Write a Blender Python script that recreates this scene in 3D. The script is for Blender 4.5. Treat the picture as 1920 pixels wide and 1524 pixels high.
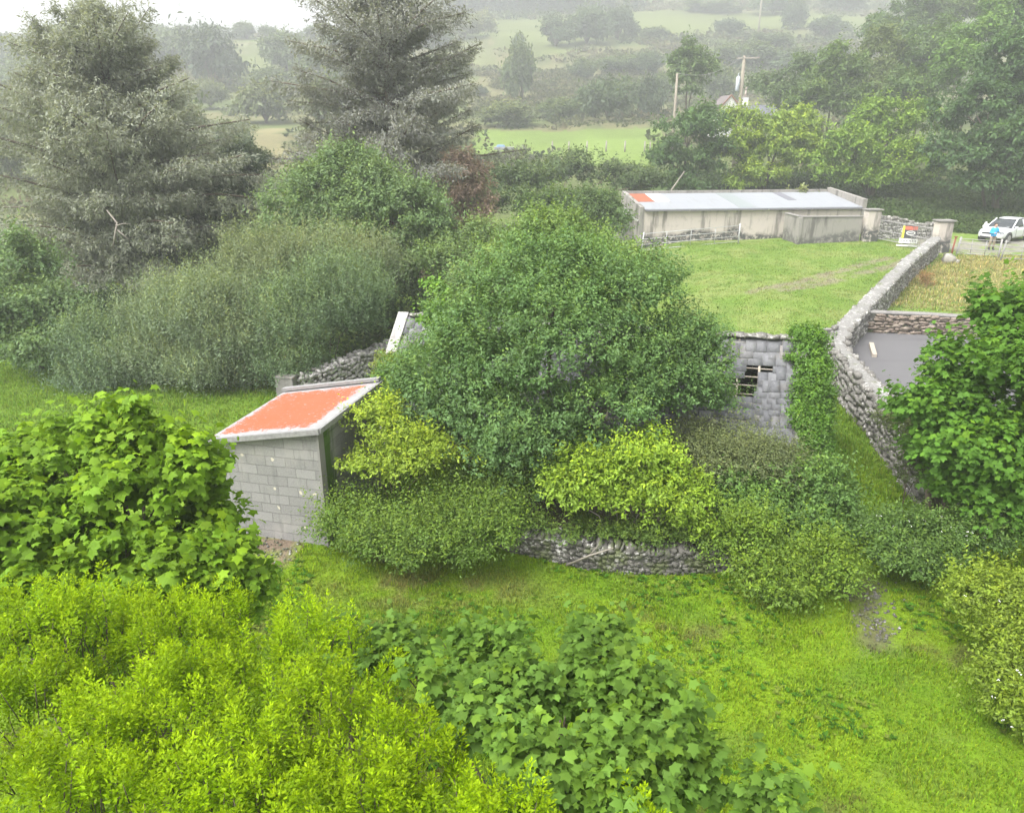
import bpy, math, random
import numpy as np
from math import radians as R, sin, cos, pi

for o in list(bpy.data.objects):
    bpy.data.objects.remove(o)
scene = bpy.context.scene
COL = scene.collection

# ------------------------------------------------------------------ camera
CAM_H = 8.3
PITCH = R(20.0)
FOC = 1400.0                      # focal length in pixels of the 1920 wide photograph
cam_d = bpy.data.cameras.new('camera')
cam = bpy.data.objects.new('camera', cam_d)
COL.objects.link(cam)
cam_d.sensor_width = 36.0
cam_d.lens = 36.0 * FOC / 1920.0
cam_d.clip_start = 0.1
cam_d.clip_end = 3000
cam.location = (0, 0, CAM_H)
cam.rotation_euler = (pi / 2 - PITCH, 0, 0)
scene.camera = cam

# ------------------------------------------------------------------ light
SUN_EL, SUN_AZ = R(56), R(-128)    # azimuth measured from +Y (ahead) towards +X (right)
world = bpy.data.worlds.new('World')
scene.world = world
world.use_nodes = True
wn = world.node_tree
for n in list(wn.nodes):
    wn.nodes.remove(n)
sky = wn.nodes.new('ShaderNodeTexSky')
sky.sky_type = 'NISHITA'
sky.sun_disc = False
sky.sun_elevation = SUN_EL
sky.sun_rotation = SUN_AZ
sky.air_density = 1.0
sky.dust_density = 6.0
sky.ozone_density = 1.0
hs = wn.nodes.new('ShaderNodeHueSaturation')
hs.inputs['Saturation'].default_value = 0.10
bg = wn.nodes.new('ShaderNodeBackground')
bg.inputs['Strength'].default_value = 0.15
wo = wn.nodes.new('ShaderNodeOutputWorld')
wn.links.new(sky.outputs[0], hs.inputs['Color'])
wn.links.new(hs.outputs[0], bg.inputs['Color'])
wn.links.new(bg.outputs[0], wo.inputs['Surface'])
sun_d = bpy.data.lights.new('sun', 'SUN')
sun_d.energy = 1.2
sun_d.angle = R(35)
sun_d.color = (1.0, 0.96, 0.9)
sun = bpy.data.objects.new('sun', sun_d)
COL.objects.link(sun)
sun.rotation_euler = (pi / 2 - SUN_EL, 0, pi - SUN_AZ)
sun.location = (0, 0, 60)

scene.view_settings.view_transform = 'Standard'
scene.view_settings.look = 'None'
scene.view_settings.exposure = 1.72
scene.view_settings.gamma = 1.0
scene.render.engine = 'CYCLES'
cy = scene.cycles
cy.max_bounces = 6
cy.diffuse_bounces = 3
cy.glossy_bounces = 2
cy.transmission_bounces = 3
cy.volume_bounces = 1
cy.transparent_max_bounces = 4
cy.use_denoising = True
cy.use_adaptive_sampling = True
HAZE_DENSITY = 0.0021

# ------------------------------------------------------------------ helpers: noise, terrain, pixels
def _hash(i, j, k):
    i = i.astype(np.int64); j = j.astype(np.int64); k = k.astype(np.int64)
    h = (i * 374761393 + j * 668265263 + k * 2147483647) & 0xffffffff
    h = ((h ^ (h >> 13)) * 1274126177) & 0xffffffff
    h = (h ^ (h >> 16)) & 0xffff
    return h / 65535.0

def vnoise(x, y, z=None):
    x = np.asarray(x, float); y = np.asarray(y, float)
    z = np.zeros_like(x) if z is None else np.asarray(z, float)
    xi, yi, zi = np.floor(x), np.floor(y), np.floor(z)
    fx, fy, fz = x - xi, y - yi, z - zi
    fx = fx * fx * (3 - 2 * fx); fy = fy * fy * (3 - 2 * fy); fz = fz * fz * (3 - 2 * fz)
    r = 0
    for a in (0, 1):
        for b in (0, 1):
            for c in (0, 1):
                w = (fx if a else 1 - fx) * (fy if b else 1 - fy) * (fz if c else 1 - fz)
                r = r + w * _hash(xi + a, yi + b, zi + c)
    return r

def fbm(x, y, z=None, o=4):
    r, a, s, t = 0, 1.0, 1.0, 0
    for k in range(o):
        r = r + a * vnoise(np.asarray(x) * s + 17.3 * k, np.asarray(y) * s + 5.1 * k, None if z is None else np.asarray(z) * s)
        t += a; a *= 0.5; s *= 2.03
    return r / t

def ss(t):
    t = np.clip(t, 0, 1)
    return t * t * (3 - 2 * t)

_py = np.arange(-60, 1400, 1.0)
def _prof(pts):
    p = np.interp(_py, [a for a, b in pts], [b for a, b in pts])
    k = np.hanning(15); k /= k.sum()
    return np.convolve(np.pad(p, 7, mode='edge'), k, mode='valid')
PROF_R = _prof([(-60, 0), (30, 0), (45, .3), (62, .6), (75, 1.5), (90, 3.8), (110, 6.7), (150, 9.5), (170, 11), (200, 17),
                (250, 30), (320, 46), (400, 66), (440, 74), (560, 76), (1400, 76)])
PROF_L = _prof([(-60, 0), (30, 0), (45, .3), (62, .6), (75, 1.5), (90, 3.8), (110, 6.7), (150, 10), (170, 12.5), (200, 19),
                (250, 31.5), (300, 41.2), (330, 43), (420, 42), (700, 30), (1400, 10)])

def gz(x, y):
    x = np.asarray(x, float); y = np.asarray(y, float)
    a = np.interp(y, _py, PROF_R); b = np.interp(y, _py, PROF_L)
    w = ss((x / np.maximum(y, 1.0) + .215) / .10)
    z = b + (a - b) * w
    z = z + .45 * ss((x - 9.5) / 4) * ss((y - 14) / 8) + .4 * ss((x - 15) / 17) * ss((y - 25) / 25)
    z = z + .12 * (fbm(x * .35, y * .35, o=3) - .5) * ss((y + 5) / 10)
    far = ss((y - 70) / 60)
    z = z + far * 3.0 * (fbm(x * .018 + 9, y * .018, o=3) - .5)
    return z

def g1(x, y):
    return float(gz(np.array([x]), np.array([y]))[0])

CP, SP = cos(PITCH), sin(PITCH)
def ray(px, py):
    u = (px - 960.0) / FOC; v = -(py - 762.0) / FOC
    return u, CP + SP * v, -SP + CP * v

def at(px, py, Y):
    dx, dy, dz = ray(px, py)
    t = Y / dy
    return dx * t, Y, CAM_H + dz * t

def hit(px, py, dz0=0.0):
    dx, dy, dz = ray(px, py)
    t = np.concatenate([np.arange(4, 80, .1), np.arange(80, 900, .5)])
    zz = CAM_H + dz * t - dz0
    below = zz < gz(dx * t, dy * t)
    k = int(np.argmax(below)) if below.any() else len(t) - 1
    return dx * t[k], dy * t[k], float(gz(np.array([dx * t[k]]), np.array([dy * t[k]]))[0])

def depth(x, y, z):
    return y * CP + (CAM_H - z) * SP

# ------------------------------------------------------------------ helpers: scene objects
def tag(o, label=None, cat=None, group=None, kind=None):
    if label: o['label'] = label
    if cat: o['category'] = cat
    if group: o['group'] = group
    if kind: o['kind'] = kind
    return o

def thing(name, label, cat, loc=(0, 0, 0), rz=0.0, group=None):
    o = bpy.data.objects.new(name, None)
    COL.objects.link(o)
    o.empty_display_size = .3
    o.location = loc
    o.rotation_euler = (0, 0, rz)
    return tag(o, label, cat, group)

def link(name, me, parent=None, color=None):
    o = bpy.data.objects.new(name, me)
    COL.objects.link(o)
    if parent: o.parent = parent
    if color: o.color = (*color, 1)
    return o

def quads(name, V, F, mat, attrs=None, smooth=False, colattr=None):
    me = bpy.data.meshes.new(name)
    V = np.ascontiguousarray(V, np.float32); F = np.ascontiguousarray(F, np.int32)
    me.vertices.add(len(V)); me.vertices.foreach_set('co', V.ravel())
    k = F.shape[1]
    me.loops.add(F.size); me.loops.foreach_set('vertex_index', F.ravel())
    me.polygons.add(len(F)); me.polygons.foreach_set('loop_start', np.arange(0, F.size, k, dtype=np.int32))
    if smooth: me.polygons.foreach_set('use_smooth', np.ones(len(F), bool))
    for nm, arr in (attrs or {}).items():
        a = me.attributes.new(nm, 'FLOAT', 'FACE')
        a.data.foreach_set('value', np.ascontiguousarray(arr, np.float32))
    if colattr is not None:
        dom, arr = colattr
        a = me.attributes.new('tone', 'FLOAT_COLOR', dom)
        a.data.foreach_set('color', np.ascontiguousarray(arr, np.float32).ravel())
    me.update(calc_edges=True)
    me.validate()
    me.materials.append(mat)
    return me

class MB:
    def __init__(s):
        s.v = []; s.f = []
    def poly(s, pts):
        b = len(s.v); s.v += [tuple(p) for p in pts]; s.f.append(tuple(range(b, b + len(pts))))
    def box(s, c, d, rz=0.0, top=1.0):
        b = len(s.v); cr, sr = cos(rz), sin(rz)
        for k in (-.5, .5):
            q = 1.0 if k < 0 else top
            for i, j in ((-.5, -.5), (.5, -.5), (.5, .5), (-.5, .5)):
                x, y = i * d[0] * q, j * d[1] * q
                s.v.append((c[0] + x * cr - y * sr, c[1] + x * sr + y * cr, c[2] + k * d[2]))
        s.f += [(b, b + 3, b + 2, b + 1), (b + 4, b + 5, b + 6, b + 7)]
        for i in range(4):
            j = (i + 1) % 4
            s.f.append((b + i, b + j, b + 4 + j, b + 4 + i))
    def prism(s, bottom, top):
        b = len(s.v); n = len(bottom)
        s.v += [tuple(p) for p in bottom] + [tuple(p) for p in top]
        s.f.append(tuple(range(b + n - 1, b - 1, -1))); s.f.append(tuple(range(b + n, b + 2 * n)))
        for i in range(n):
            j = (i + 1) % n
            s.f.append((b + i, b + j, b + n + j, b + n + i))
    def bar(s, p, q, w, h=None):
        p = np.array(p, float); q = np.array(q, float); h = h or w
        d = q - p; L = np.linalg.norm(d); d /= L
        a = np.cross(d, (0, 0, 1)); 
        if np.linalg.norm(a) < 1e-4: a = np.array((1., 0, 0))
        a /= np.linalg.norm(a); b = np.cross(a, d)
        f = lambda c: [c + a * i * w / 2 + b * j * h / 2 for i, j in ((-1, -1), (1, -1), (1, 1), (-1, 1))]
        s.prism(f(p), f(q))
    def tube(s, pts, rad, n=7):
        pts = [np.array(p, float) for p in pts]
        rings = []
        for i, p in enumerate(pts):
            d = pts[min(i + 1, len(pts) - 1)] - pts[max(i - 1, 0)]
            d = d / (np.linalg.norm(d) + 1e-9)
            a = np.cross(d, (0, 1, 0) if abs(d[1]) < .9 else (1, 0, 0)); a /= np.linalg.norm(a); c = np.cross(d, a)
            b = len(s.v)
            for k in range(n):
                t = 2 * pi * k / n
                s.v.append(tuple(p + (a * cos(t) + c * sin(t)) * rad[i]))
            rings.append(b)
        for r0, r1 in zip(rings, rings[1:]):
            for k in range(n):
                l = (k + 1) % n
                s.f.append((r0 + k, r0 + l, r1 + l, r1 + k))
        s.f.append(tuple(range(rings[0] + n - 1, rings[0] - 1, -1)))
        s.f.append(tuple(range(rings[-1], rings[-1] + n)))
    def ball(s, c, r, nu=10, nv=6):
        b = len(s.v); r = r if hasattr(r, '__len__') else (r, r, r)
        for j in range(nv + 1):
            th = pi * j / nv
            for i in range(nu):
                ph = 2 * pi * i / nu
                s.v.append((c[0] + r[0] * sin(th) * cos(ph), c[1] + r[1] * sin(th) * sin(ph), c[2] + r[2] * cos(th)))
        for j in range(nv):
            for i in range(nu):
                k = (i + 1) % nu
                s.f.append((b + j * nu + i, b + (j + 1) * nu + i, b + (j + 1) * nu + k, b + j * nu + k))
    def build(s, name, mat, parent=None, smooth=False, color=None, bevel=0):
        me = bpy.data.meshes.new(name)
        me.from_pydata(s.v, [], s.f)
        if smooth:
            for p in me.polygons: p.use_smooth = True
        me.update()
        me.materials.append(mat)
        o = link(name, me, parent, color)
        if bevel:
            m = o.modifiers.new('bevel', 'BEVEL'); m.width = bevel; m.segments = 2; m.limit_method = 'ANGLE'
        return o

# ------------------------------------------------------------------ materials
def newmat(name):
    m = bpy.data.materials.new(name); m.use_nodes = True
    nt = m.node_tree
    for n in list(nt.nodes): nt.nodes.remove(n)
    return m, nt

def N(nt, t, **k):
    n = nt.nodes.new(t)
    for a, b in k.items():
        if a in n.inputs: n.inputs[a].default_value = b
        else: setattr(n, a, b)
    return n

def L(nt, a, b):
    nt.links.new(a, b)

def mixc(nt, fac, a, b, mode='MIX'):
    n = nt.nodes.new('ShaderNodeMix'); n.data_type = 'RGBA'; n.blend_type = mode; n.clamp_factor = True
    for s, val in ((n.inputs[0], fac), (n.inputs[6], a), (n.inputs[7], b)):
        if hasattr(val, 'links'): nt.links.new(val, s)
        elif isinstance(val, (int, float)): s.default_value = val
        else: s.default_value = (*val, 1) if len(val) == 3 else val
    return n.outputs[2]

def math_(nt, op, a, b=0.0, c=0.0):
    n = nt.nodes.new('ShaderNodeMath'); n.operation = op
    for s, val in zip(n.inputs, (a, b, c)):
        if hasattr(val, 'links'): nt.links.new(val, s)
        else: s.default_value = val
    return n.outputs[0]

def noise(nt, vec, scale, detail=4, rough=.55):
    n = nt.nodes.new('ShaderNodeTexNoise')
    n.inputs['Scale'].default_value = scale; n.inputs['Detail'].default_value = detail; n.inputs['Roughness'].default_value = rough
    if vec is not None: nt.links.new(vec, n.inputs['Vector'])
    return n.outputs['Fac']

def ramp(nt, fac, stops):
    n = nt.nodes.new('ShaderNodeValToRGB')
    e = n.color_ramp.elements
    while len(e) < len(stops): e.new(0.5)
    for el, (p, c) in zip(e, stops):
        el.position = p; el.color = (*c, 1) if not isinstance(c, (int, float)) else (c, c, c, 1)
    nt.links.new(fac, n.inputs[0])
    return n.outputs[0]

def step(nt, fac, a, b):
    n = nt.nodes.new('ShaderNodeMapRange'); n.interpolation_type = 'SMOOTHSTEP'
    n.inputs[1].default_value = a; n.inputs[2].default_value = b
    nt.links.new(fac, n.inputs[0])
    return n.outputs[0]

def coords(nt, scale=(1, 1, 1), wallmap=False):
    tc = nt.nodes.new('ShaderNodeTexCoord')
    v = tc.outputs['Object']
    if wallmap:
        s = nt.nodes.new('ShaderNodeSeparateXYZ'); nt.links.new(v, s.inputs[0])
        c = nt.nodes.new('ShaderNodeCombineXYZ')
        nt.links.new(math_(nt, 'ADD', s.outputs[0], s.outputs[1]), c.inputs[0]); nt.links.new(s.outputs[2], c.inputs[1])
        v = c.outputs[0]
    if scale != (1, 1, 1):
        m = nt.nodes.new('ShaderNodeMapping'); m.inputs['Scale'].default_value = scale
        nt.links.new(v, m.inputs[0]); v = m.outputs[0]
    return v

def finish(nt, color, rough=.8, spec=.3, bump=None, bumpd=.02, metal=0.0, strength=.6):
    p = nt.nodes.new('ShaderNodeBsdfPrincipled')
    for s, val in (('Base Color', color), ('Roughness', rough), ('Specular IOR Level', spec), ('Metallic', metal)):
        if hasattr(val, 'links'): nt.links.new(val, p.inputs[s])
        elif isinstance(val, (int, float)): p.inputs[s].default_value = val
        else: p.inputs[s].default_value = (*val, 1)
    if bump is not None:
        b = nt.nodes.new('ShaderNodeBump'); b.inputs['Strength'].default_value = strength; b.inputs['Distance'].default_value = bumpd
        nt.links.new(bump, b.inputs['Height']); nt.links.new(b.outputs[0], p.inputs['Normal'])
    o = nt.nodes.new('ShaderNodeOutputMaterial'); nt.links.new(p.outputs[0], o.inputs[0])
    return p

def plain(name, col, rough=.6, spec=.4, metal=0.0, var=.25, scale=6):
    m, nt = newmat(name)
    v = coords(nt)
    f = noise(nt, v, scale, 5)
    c = mixc(nt, f, tuple(x * (1 - var) for x in col), tuple(min(1, x * (1 + var)) for x in col))
    finish(nt, c, rough, spec, metal=metal, bump=f, bumpd=.004)
    return m

def leafmat(name, tipc=(1.55, 1.32, .75), trans=.32, rough=.55, spec=.3, var=1.0):
    m, nt = newmat(name)
    oi = nt.nodes.new('ShaderNodeObjectInfo')
    ar = N(nt, 'ShaderNodeAttribute', attribute_name='rnd')
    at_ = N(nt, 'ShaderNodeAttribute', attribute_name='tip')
    nz = noise(nt, coords(nt), 1.1, 4, .6)
    val = math_(nt, 'MULTIPLY', math_(nt, 'MULTIPLY_ADD', ar.outputs['Fac'], var, 1.32 - var / 2), math_(nt, 'MULTIPLY_ADD', nz, .9, .55))
    vm = nt.nodes.new('ShaderNodeVectorMath'); vm.operation = 'SCALE'
    L(nt, oi.outputs['Color'], vm.inputs[0]); L(nt, val, vm.inputs['Scale'])
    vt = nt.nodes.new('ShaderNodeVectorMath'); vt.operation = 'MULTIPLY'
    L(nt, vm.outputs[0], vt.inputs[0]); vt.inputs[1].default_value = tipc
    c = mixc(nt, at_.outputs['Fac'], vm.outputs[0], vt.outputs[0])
    p = N(nt, 'ShaderNodeBsdfPrincipled', Roughness=rough)
    p.inputs['Specular IOR Level'].default_value = spec
    L(nt, c, p.inputs['Base Color'])
    t = nt.nodes.new('ShaderNodeBsdfTranslucent')
    tc = nt.nodes.new('ShaderNodeVectorMath'); tc.operation = 'MULTIPLY'
    L(nt, c, tc.inputs[0]); tc.inputs[1].default_value = (1.35, 1.3, .7)
    L(nt, tc.outputs[0], t.inputs[0])
    mx = N(nt, 'ShaderNodeMixShader'); mx.inputs[0].default_value = trans
    L(nt, p.outputs[0], mx.inputs[1]); L(nt, t.outputs[0], mx.inputs[2])
    o = nt.nodes.new('ShaderNodeOutputMaterial'); L(nt, mx.outputs[0], o.inputs[0])
    return m

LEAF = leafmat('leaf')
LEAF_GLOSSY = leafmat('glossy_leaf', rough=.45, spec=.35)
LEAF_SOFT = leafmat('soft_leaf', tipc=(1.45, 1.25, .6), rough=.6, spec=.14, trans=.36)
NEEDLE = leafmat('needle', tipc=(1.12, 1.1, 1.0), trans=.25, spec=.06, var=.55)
BLOSSOM = plain('blossom', (.75, .74, .72), .7)
REDBLOOM = plain('red_bloom', (.45, .03, .04), .6)

def barkmat(name, a, b):
    m, nt = newmat(name)
    v = coords(nt, (6, 6, 1.2))
    f = noise(nt, v, 3, 6)
    finish(nt, mixc(nt, f, a, b), .9, .15, bump=f, bumpd=.03)
    return m
BARK = barkmat('bark', (.05, .04, .03), (.16, .13, .10))
BARK_PALE = barkmat('pale_bark', (.14, .125, .105), (.30, .27, .235))

# grass / ground
def groundmat():
    m, nt = newmat('turf')
    a = N(nt, 'ShaderNodeAttribute', attribute_name='tone')
    v = coords(nt)
    f1 = noise(nt, v, 5.5, 6, .65); f2 = noise(nt, v, 28, 4, .6); f3 = noise(nt, v, .9, 4)
    k = math_(nt, 'MULTIPLY_ADD', f1, 1.0, .40)
    k = math_(nt, 'MULTIPLY', k, math_(nt, 'MULTIPLY_ADD', f2, .7, .65))
    k = math_(nt, 'MULTIPLY', k, math_(nt, 'MULTIPLY_ADD', f3, .35, .83))
    s = nt.nodes.new('ShaderNodeVectorMath'); s.operation = 'SCALE'
    L(nt, a.outputs['Color'], s.inputs[0]); L(nt, k, s.inputs['Scale'])
    h = math_(nt, 'ADD', f1, math_(nt, 'MULTIPLY', f2, .5))
    finish(nt, s.outputs[0], .95, .1, bump=h, bumpd=.09, strength=.8)
    return m
TURF = groundmat()

def blademat():
    m, nt = newmat('grass_blade')
    a = N(nt, 'ShaderNodeAttribute', attribute_name='tone')
    d = N(nt, 'ShaderNodeBsdfPrincipled', Roughness=.7)
    d.inputs['Specular IOR Level'].default_value = .06
    t = nt.nodes.new('ShaderNodeBsdfTranslucent')
    L(nt, a.outputs['Color'], d.inputs['Base Color']); L(nt, a.outputs['Color'], t.inputs[0])
    mx = N(nt, 'ShaderNodeMixShader'); mx.inputs[0].default_value = .4
    L(nt, d.outputs[0], mx.inputs[1]); L(nt, t.outputs[0], mx.inputs[2])
    o = nt.nodes.new('ShaderNodeOutputMaterial'); L(nt, mx.outputs[0], o.inputs[0])
    return m
BLADE = blademat()

def stonemat(name, dark, mid, pale, lichen=.5, lich_col=(.62, .60, .56), moss=(.09, .11, .04), mossk=.62):
    m, nt = newmat(name)
    v = coords(nt)
    a = N(nt, 'ShaderNodeAttribute', attribute_name='rnd')
    c = ramp(nt, a.outputs['Fac'], [(0, dark), (.5, mid), (1, pale)])
    f = noise(nt, v, 9, 6, .65)
    c = mixc(nt, math_(nt, 'MULTIPLY', f, .8), c, tuple(x * .45 for x in mid))
    f9 = noise(nt, v, 38, 4, .7)
    c = mixc(nt, math_(nt, 'MULTIPLY', step(nt, f9, .40, .66), .6), c, tuple(x * 1.5 for x in mid))
    lf = noise(nt, v, 7.5, 6, .68); lf2 = noise(nt, v, .9, 3)
    lm = step(nt, math_(nt, 'ADD', lf, math_(nt, 'MULTIPLY', lf2, .4)), lichen + .18, lichen + .30)
    c = mixc(nt, lm, c, lich_col)
    mf = step(nt, noise(nt, v, 2.1, 4), mossk, mossk + .12)
    c = mixc(nt, math_(nt, 'MULTIPLY', mf, .7), c, moss)
    finish(nt, c, .95, .15, bump=f, bumpd=.03)
    return m
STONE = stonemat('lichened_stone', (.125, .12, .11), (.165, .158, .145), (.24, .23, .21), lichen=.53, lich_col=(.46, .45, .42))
STONE_DARK = stonemat('dark_rubble', (.075, .073, .065), (.105, .10, .09), (.16, .155, .14), lichen=.58, lich_col=(.40, .39, .37), mossk=.5)  # darker grey rubble with more moss and less lichen
STONE_TOP = stonemat('lichened_mortar', (.17, .165, .155), (.20, .195, .185), (.24, .23, .22), lichen=.53, lich_col=(.35, .345, .33), mossk=.58)
STONE_SPOT = stonemat('spotted_stone', (.12, .115, .105), (.16, .152, .14), (.22, .21, .195), lichen=.56, lich_col=(.42, .41, .385))
STONE_BROWN = stonemat('brown_rubble', (.14, .11, .09), (.21, .17, .14), (.30, .26, .22), lichen=.75, mossk=.8)
STONE_WHITE = stonemat('whitened_rubble', (.17, .16, .155), (.26, .25, .24), (.38, .36, .35), lichen=.50, lich_col=(.50, .48, .46))

def rendermat(name, pale, dark, streak=.55, base_dark=.0, zfoot=0.0):
    m, nt = newmat(name)
    v = coords(nt)
    vs = coords(nt, (1.1, 1.1, .16))
    s1 = step(nt, noise(nt, vs, 1.6, 6, .65), streak, streak + .16)
    s2 = noise(nt, v, 1.7, 6, .7)
    f = noise(nt, v, 22, 4)
    c = mixc(nt, math_(nt, 'MULTIPLY', s1, .75), pale, dark)
    c = mixc(nt, math_(nt, 'MULTIPLY', step(nt, s2, .52, .68), .55), c, tuple(.5 * (a + b) for a, b in zip(pale, dark)))
    c = mixc(nt, math_(nt, 'MULTIPLY', f, .35), c, tuple(.6 * x for x in pale))
    if base_dark:
        sp = nt.nodes.new('ShaderNodeSeparateXYZ'); L(nt, v, sp.inputs[0])
        zz = math_(nt, 'ADD', sp.outputs[2], math_(nt, 'MULTIPLY', noise(nt, coords(nt, (.45, .45, .45)), 1.0, 5), -2.4))
        bm = nt.nodes.new('ShaderNodeMapRange'); bm.inputs[1].default_value = zfoot; bm.inputs[2].default_value = zfoot - .35
        L(nt, zz, bm.inputs[0])
        blot = step(nt, noise(nt, v, 3.2, 5, .7), .36, .54)
        c = mixc(nt, math_(nt, 'MULTIPLY', math_(nt, 'MULTIPLY', bm.outputs[0], blot), base_dark), c, (.07, .07, .07))
    finish(nt, c, .92, .15, bump=math_(nt, 'ADD', f, s2), bumpd=.02)
    return m
RENDER_PALE = rendermat('pale_render', (.52, .465, .425), (.085, .08, .075), .50, 1.0, -.05)
RENDER_WORN = rendermat('worn_render', (.27, .255, .235), (.055, .052, .05), .49, .8, -.5)
CONCRETE = rendermat('old_concrete', (.22, .21, .20), (.10, .095, .09), .58)

def blockmat():
    m, nt = newmat('concrete_block')
    v = coords(nt, wallmap=True)
    b = nt.nodes.new('ShaderNodeTexBrick')
    wv = nt.nodes.new('ShaderNodeTexNoise'); wv.inputs['Scale'].default_value = 1.6; wv.inputs['Detail'].default_value = 3
    L(nt, v, wv.inputs['Vector'])
    wo_ = nt.nodes.new('ShaderNodeVectorMath'); wo_.operation = 'MULTIPLY_ADD'
    L(nt, wv.outputs['Color'], wo_.inputs[0]); wo_.inputs[1].default_value = (.05, .05, 0); L(nt, v, wo_.inputs[2])
    L(nt, wo_.outputs[0], b.inputs['Vector'])
    b.inputs['Scale'].default_value = 1.0
    b.inputs['Brick Width'].default_value = .45; b.inputs['Row Height'].default_value = .222
    b.inputs['Mortar Size'].default_value = .009; b.inputs['Mortar Smooth'].default_value = .3
    b.inputs['Bias'].default_value = 0
    b.inputs['Color1'].default_value = (.165, .162, .158, 1); b.inputs['Color2'].default_value = (.225, .22, .215, 1)
    b.inputs['Mortar'].default_value = (.145, .142, .138, 1)
    v2 = coords(nt)
    f = noise(nt, v2, 30, 5, .7); f2 = noise(nt, v2, 1.3, 5, .6); f3 = noise(nt, coords(nt, (3, 3, .5)), 2.2, 5)
    c = mixc(nt, math_(nt, 'MULTIPLY', step(nt, f, .35, .75), .45), b.outputs['Color'], (.33, .32, .31))
    c = mixc(nt, math_(nt, 'MULTIPLY', step(nt, f2, .5, .7), .5), c, (.30, .285, .265))
    c = mixc(nt, math_(nt, 'MULTIPLY', step(nt, f3, .54, .75), .5), c, (.10, .10, .098))
    sp = nt.nodes.new('ShaderNodeTexNoise'); sp.inputs['Scale'].default_value = 4.5; sp.inputs['Detail'].default_value = 1
    L(nt, v2, sp.inputs['Vector'])
    c = mixc(nt, step(nt, sp.outputs['Fac'], .715, .735), c, (.46, .42, .33))
    sx_ = nt.nodes.new('ShaderNodeSeparateXYZ'); L(nt, v2, sx_.inputs[0])
    side = math_(nt, 'MULTIPLY', math_(nt, 'GREATER_THAN', sx_.outputs[0], 2.335), step(nt, math_(nt, 'ADD', sx_.outputs[1], math_(nt, 'MULTIPLY', f3, -.9)), .35, .0))
    c = mixc(nt, side, c, (.06, .11, .02))
    finish(nt, c, .95, .1, bump=math_(nt, 'ADD', math_(nt, 'MULTIPLY', b.outputs['Fac'], -1.2), math_(nt, 'MULTIPLY', f, .5)), bumpd=.012, strength=.9)
    return m
BLOCK = blockmat()

def orangeroof():
    m, nt = newmat('flaking_orange_felt')
    v = coords(nt)
    sp = nt.nodes.new('ShaderNodeSeparateXYZ'); L(nt, v, sp.inputs[0])
    # distance from the worn margin: the coating survives away from the edges of the sheet
    n1 = noise(nt, v, 3.2, 6, .75); n2 = noise(nt, v, 26, 3, .6)
    wob = math_(nt, 'MULTIPLY', math_(nt, 'SUBTRACT', n1, .5), .75)
    ex = math_(nt, 'SUBTRACT', 1.12, math_(nt, 'ABSOLUTE', math_(nt, 'SUBTRACT', sp.outputs[0], 1.08)))
    ey = math_(nt, 'SUBTRACT', 1.38, math_(nt, 'ABSOLUTE', math_(nt, 'SUBTRACT', sp.outputs[1], 1.44)))
    e = math_(nt, 'MINIMUM', ex, ey)
    e = math_(nt, 'ADD', e, math_(nt, 'ADD', wob, math_(nt, 'MULTIPLY', math_(nt, 'SUBTRACT', n2, .5), .45)))
    mask = step(nt, e, .02, .06)
    fl = step(nt, math_(nt, 'SUBTRACT', noise(nt, coords(nt, (1, 2.2, 1)), 9.0, 5, .7), math_(nt, 'MULTIPLY', math_(nt, 'MINIMUM', e, .55), .16)), .545, .565)
    mask = math_(nt, 'MULTIPLY', mask, math_(nt, 'SUBTRACT', 1.0, fl))
    oc = mixc(nt, noise(nt, v, 2.2, 6, .7), (.50, .072, .028), (.40, .105, .060))
    oc = mixc(nt, math_(nt, 'MULTIPLY', step(nt, noise(nt, coords(nt, (5, .5, 1)), 2.0, 4), .5, .7), .4), oc, (.30, .085, .05))
    gc = mixc(nt, noise(nt, v, 9, 6), (.17, .168, .17), (.34, .335, .335))
    finish(nt, mixc(nt, mask, gc, oc), .85, .2, bump=math_(nt, 'ADD', mask, n2), bumpd=.006)
    return m
ORANGE = orangeroof()

def slatemat():
    m, nt = newmat('slate')
    a = N(nt, 'ShaderNodeAttribute', attribute_name='rnd')
    v = coords(nt)
    c = ramp(nt, a.outputs['Fac'], [(0, (.128, .130, .138)), (.5, (.160, .162, .170)), (.9, (.19, .191, .197)), (.97, (.225, .21, .198)), (1, (.24, .22, .20))])
    f = noise(nt, v, 12, 6, .7)
    c = mixc(nt, math_(nt, 'MULTIPLY', step(nt, f, .5, .72), .35), c, (.28, .278, .285))
    c = mixc(nt, math_(nt, 'MULTIPLY', step(nt, noise(nt, v, 3, 5), .56, .66), .45), c, (.11, .10, .085))
    g = noise(nt, coords(nt, (1, 3, 3)), 26, 5, .75)
    c = mixc(nt, math_(nt, 'MULTIPLY', step(nt, g, .42, .66), .5), c, (.105, .107, .118))
    c = mixc(nt, step(nt, noise(nt, v, 17, 3, .6), .70, .73), c, (.33, .325, .31))
    finish(nt, c, .92, .12, bump=g, bumpd=.012)
    return m
SLATE = slatemat()

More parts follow.
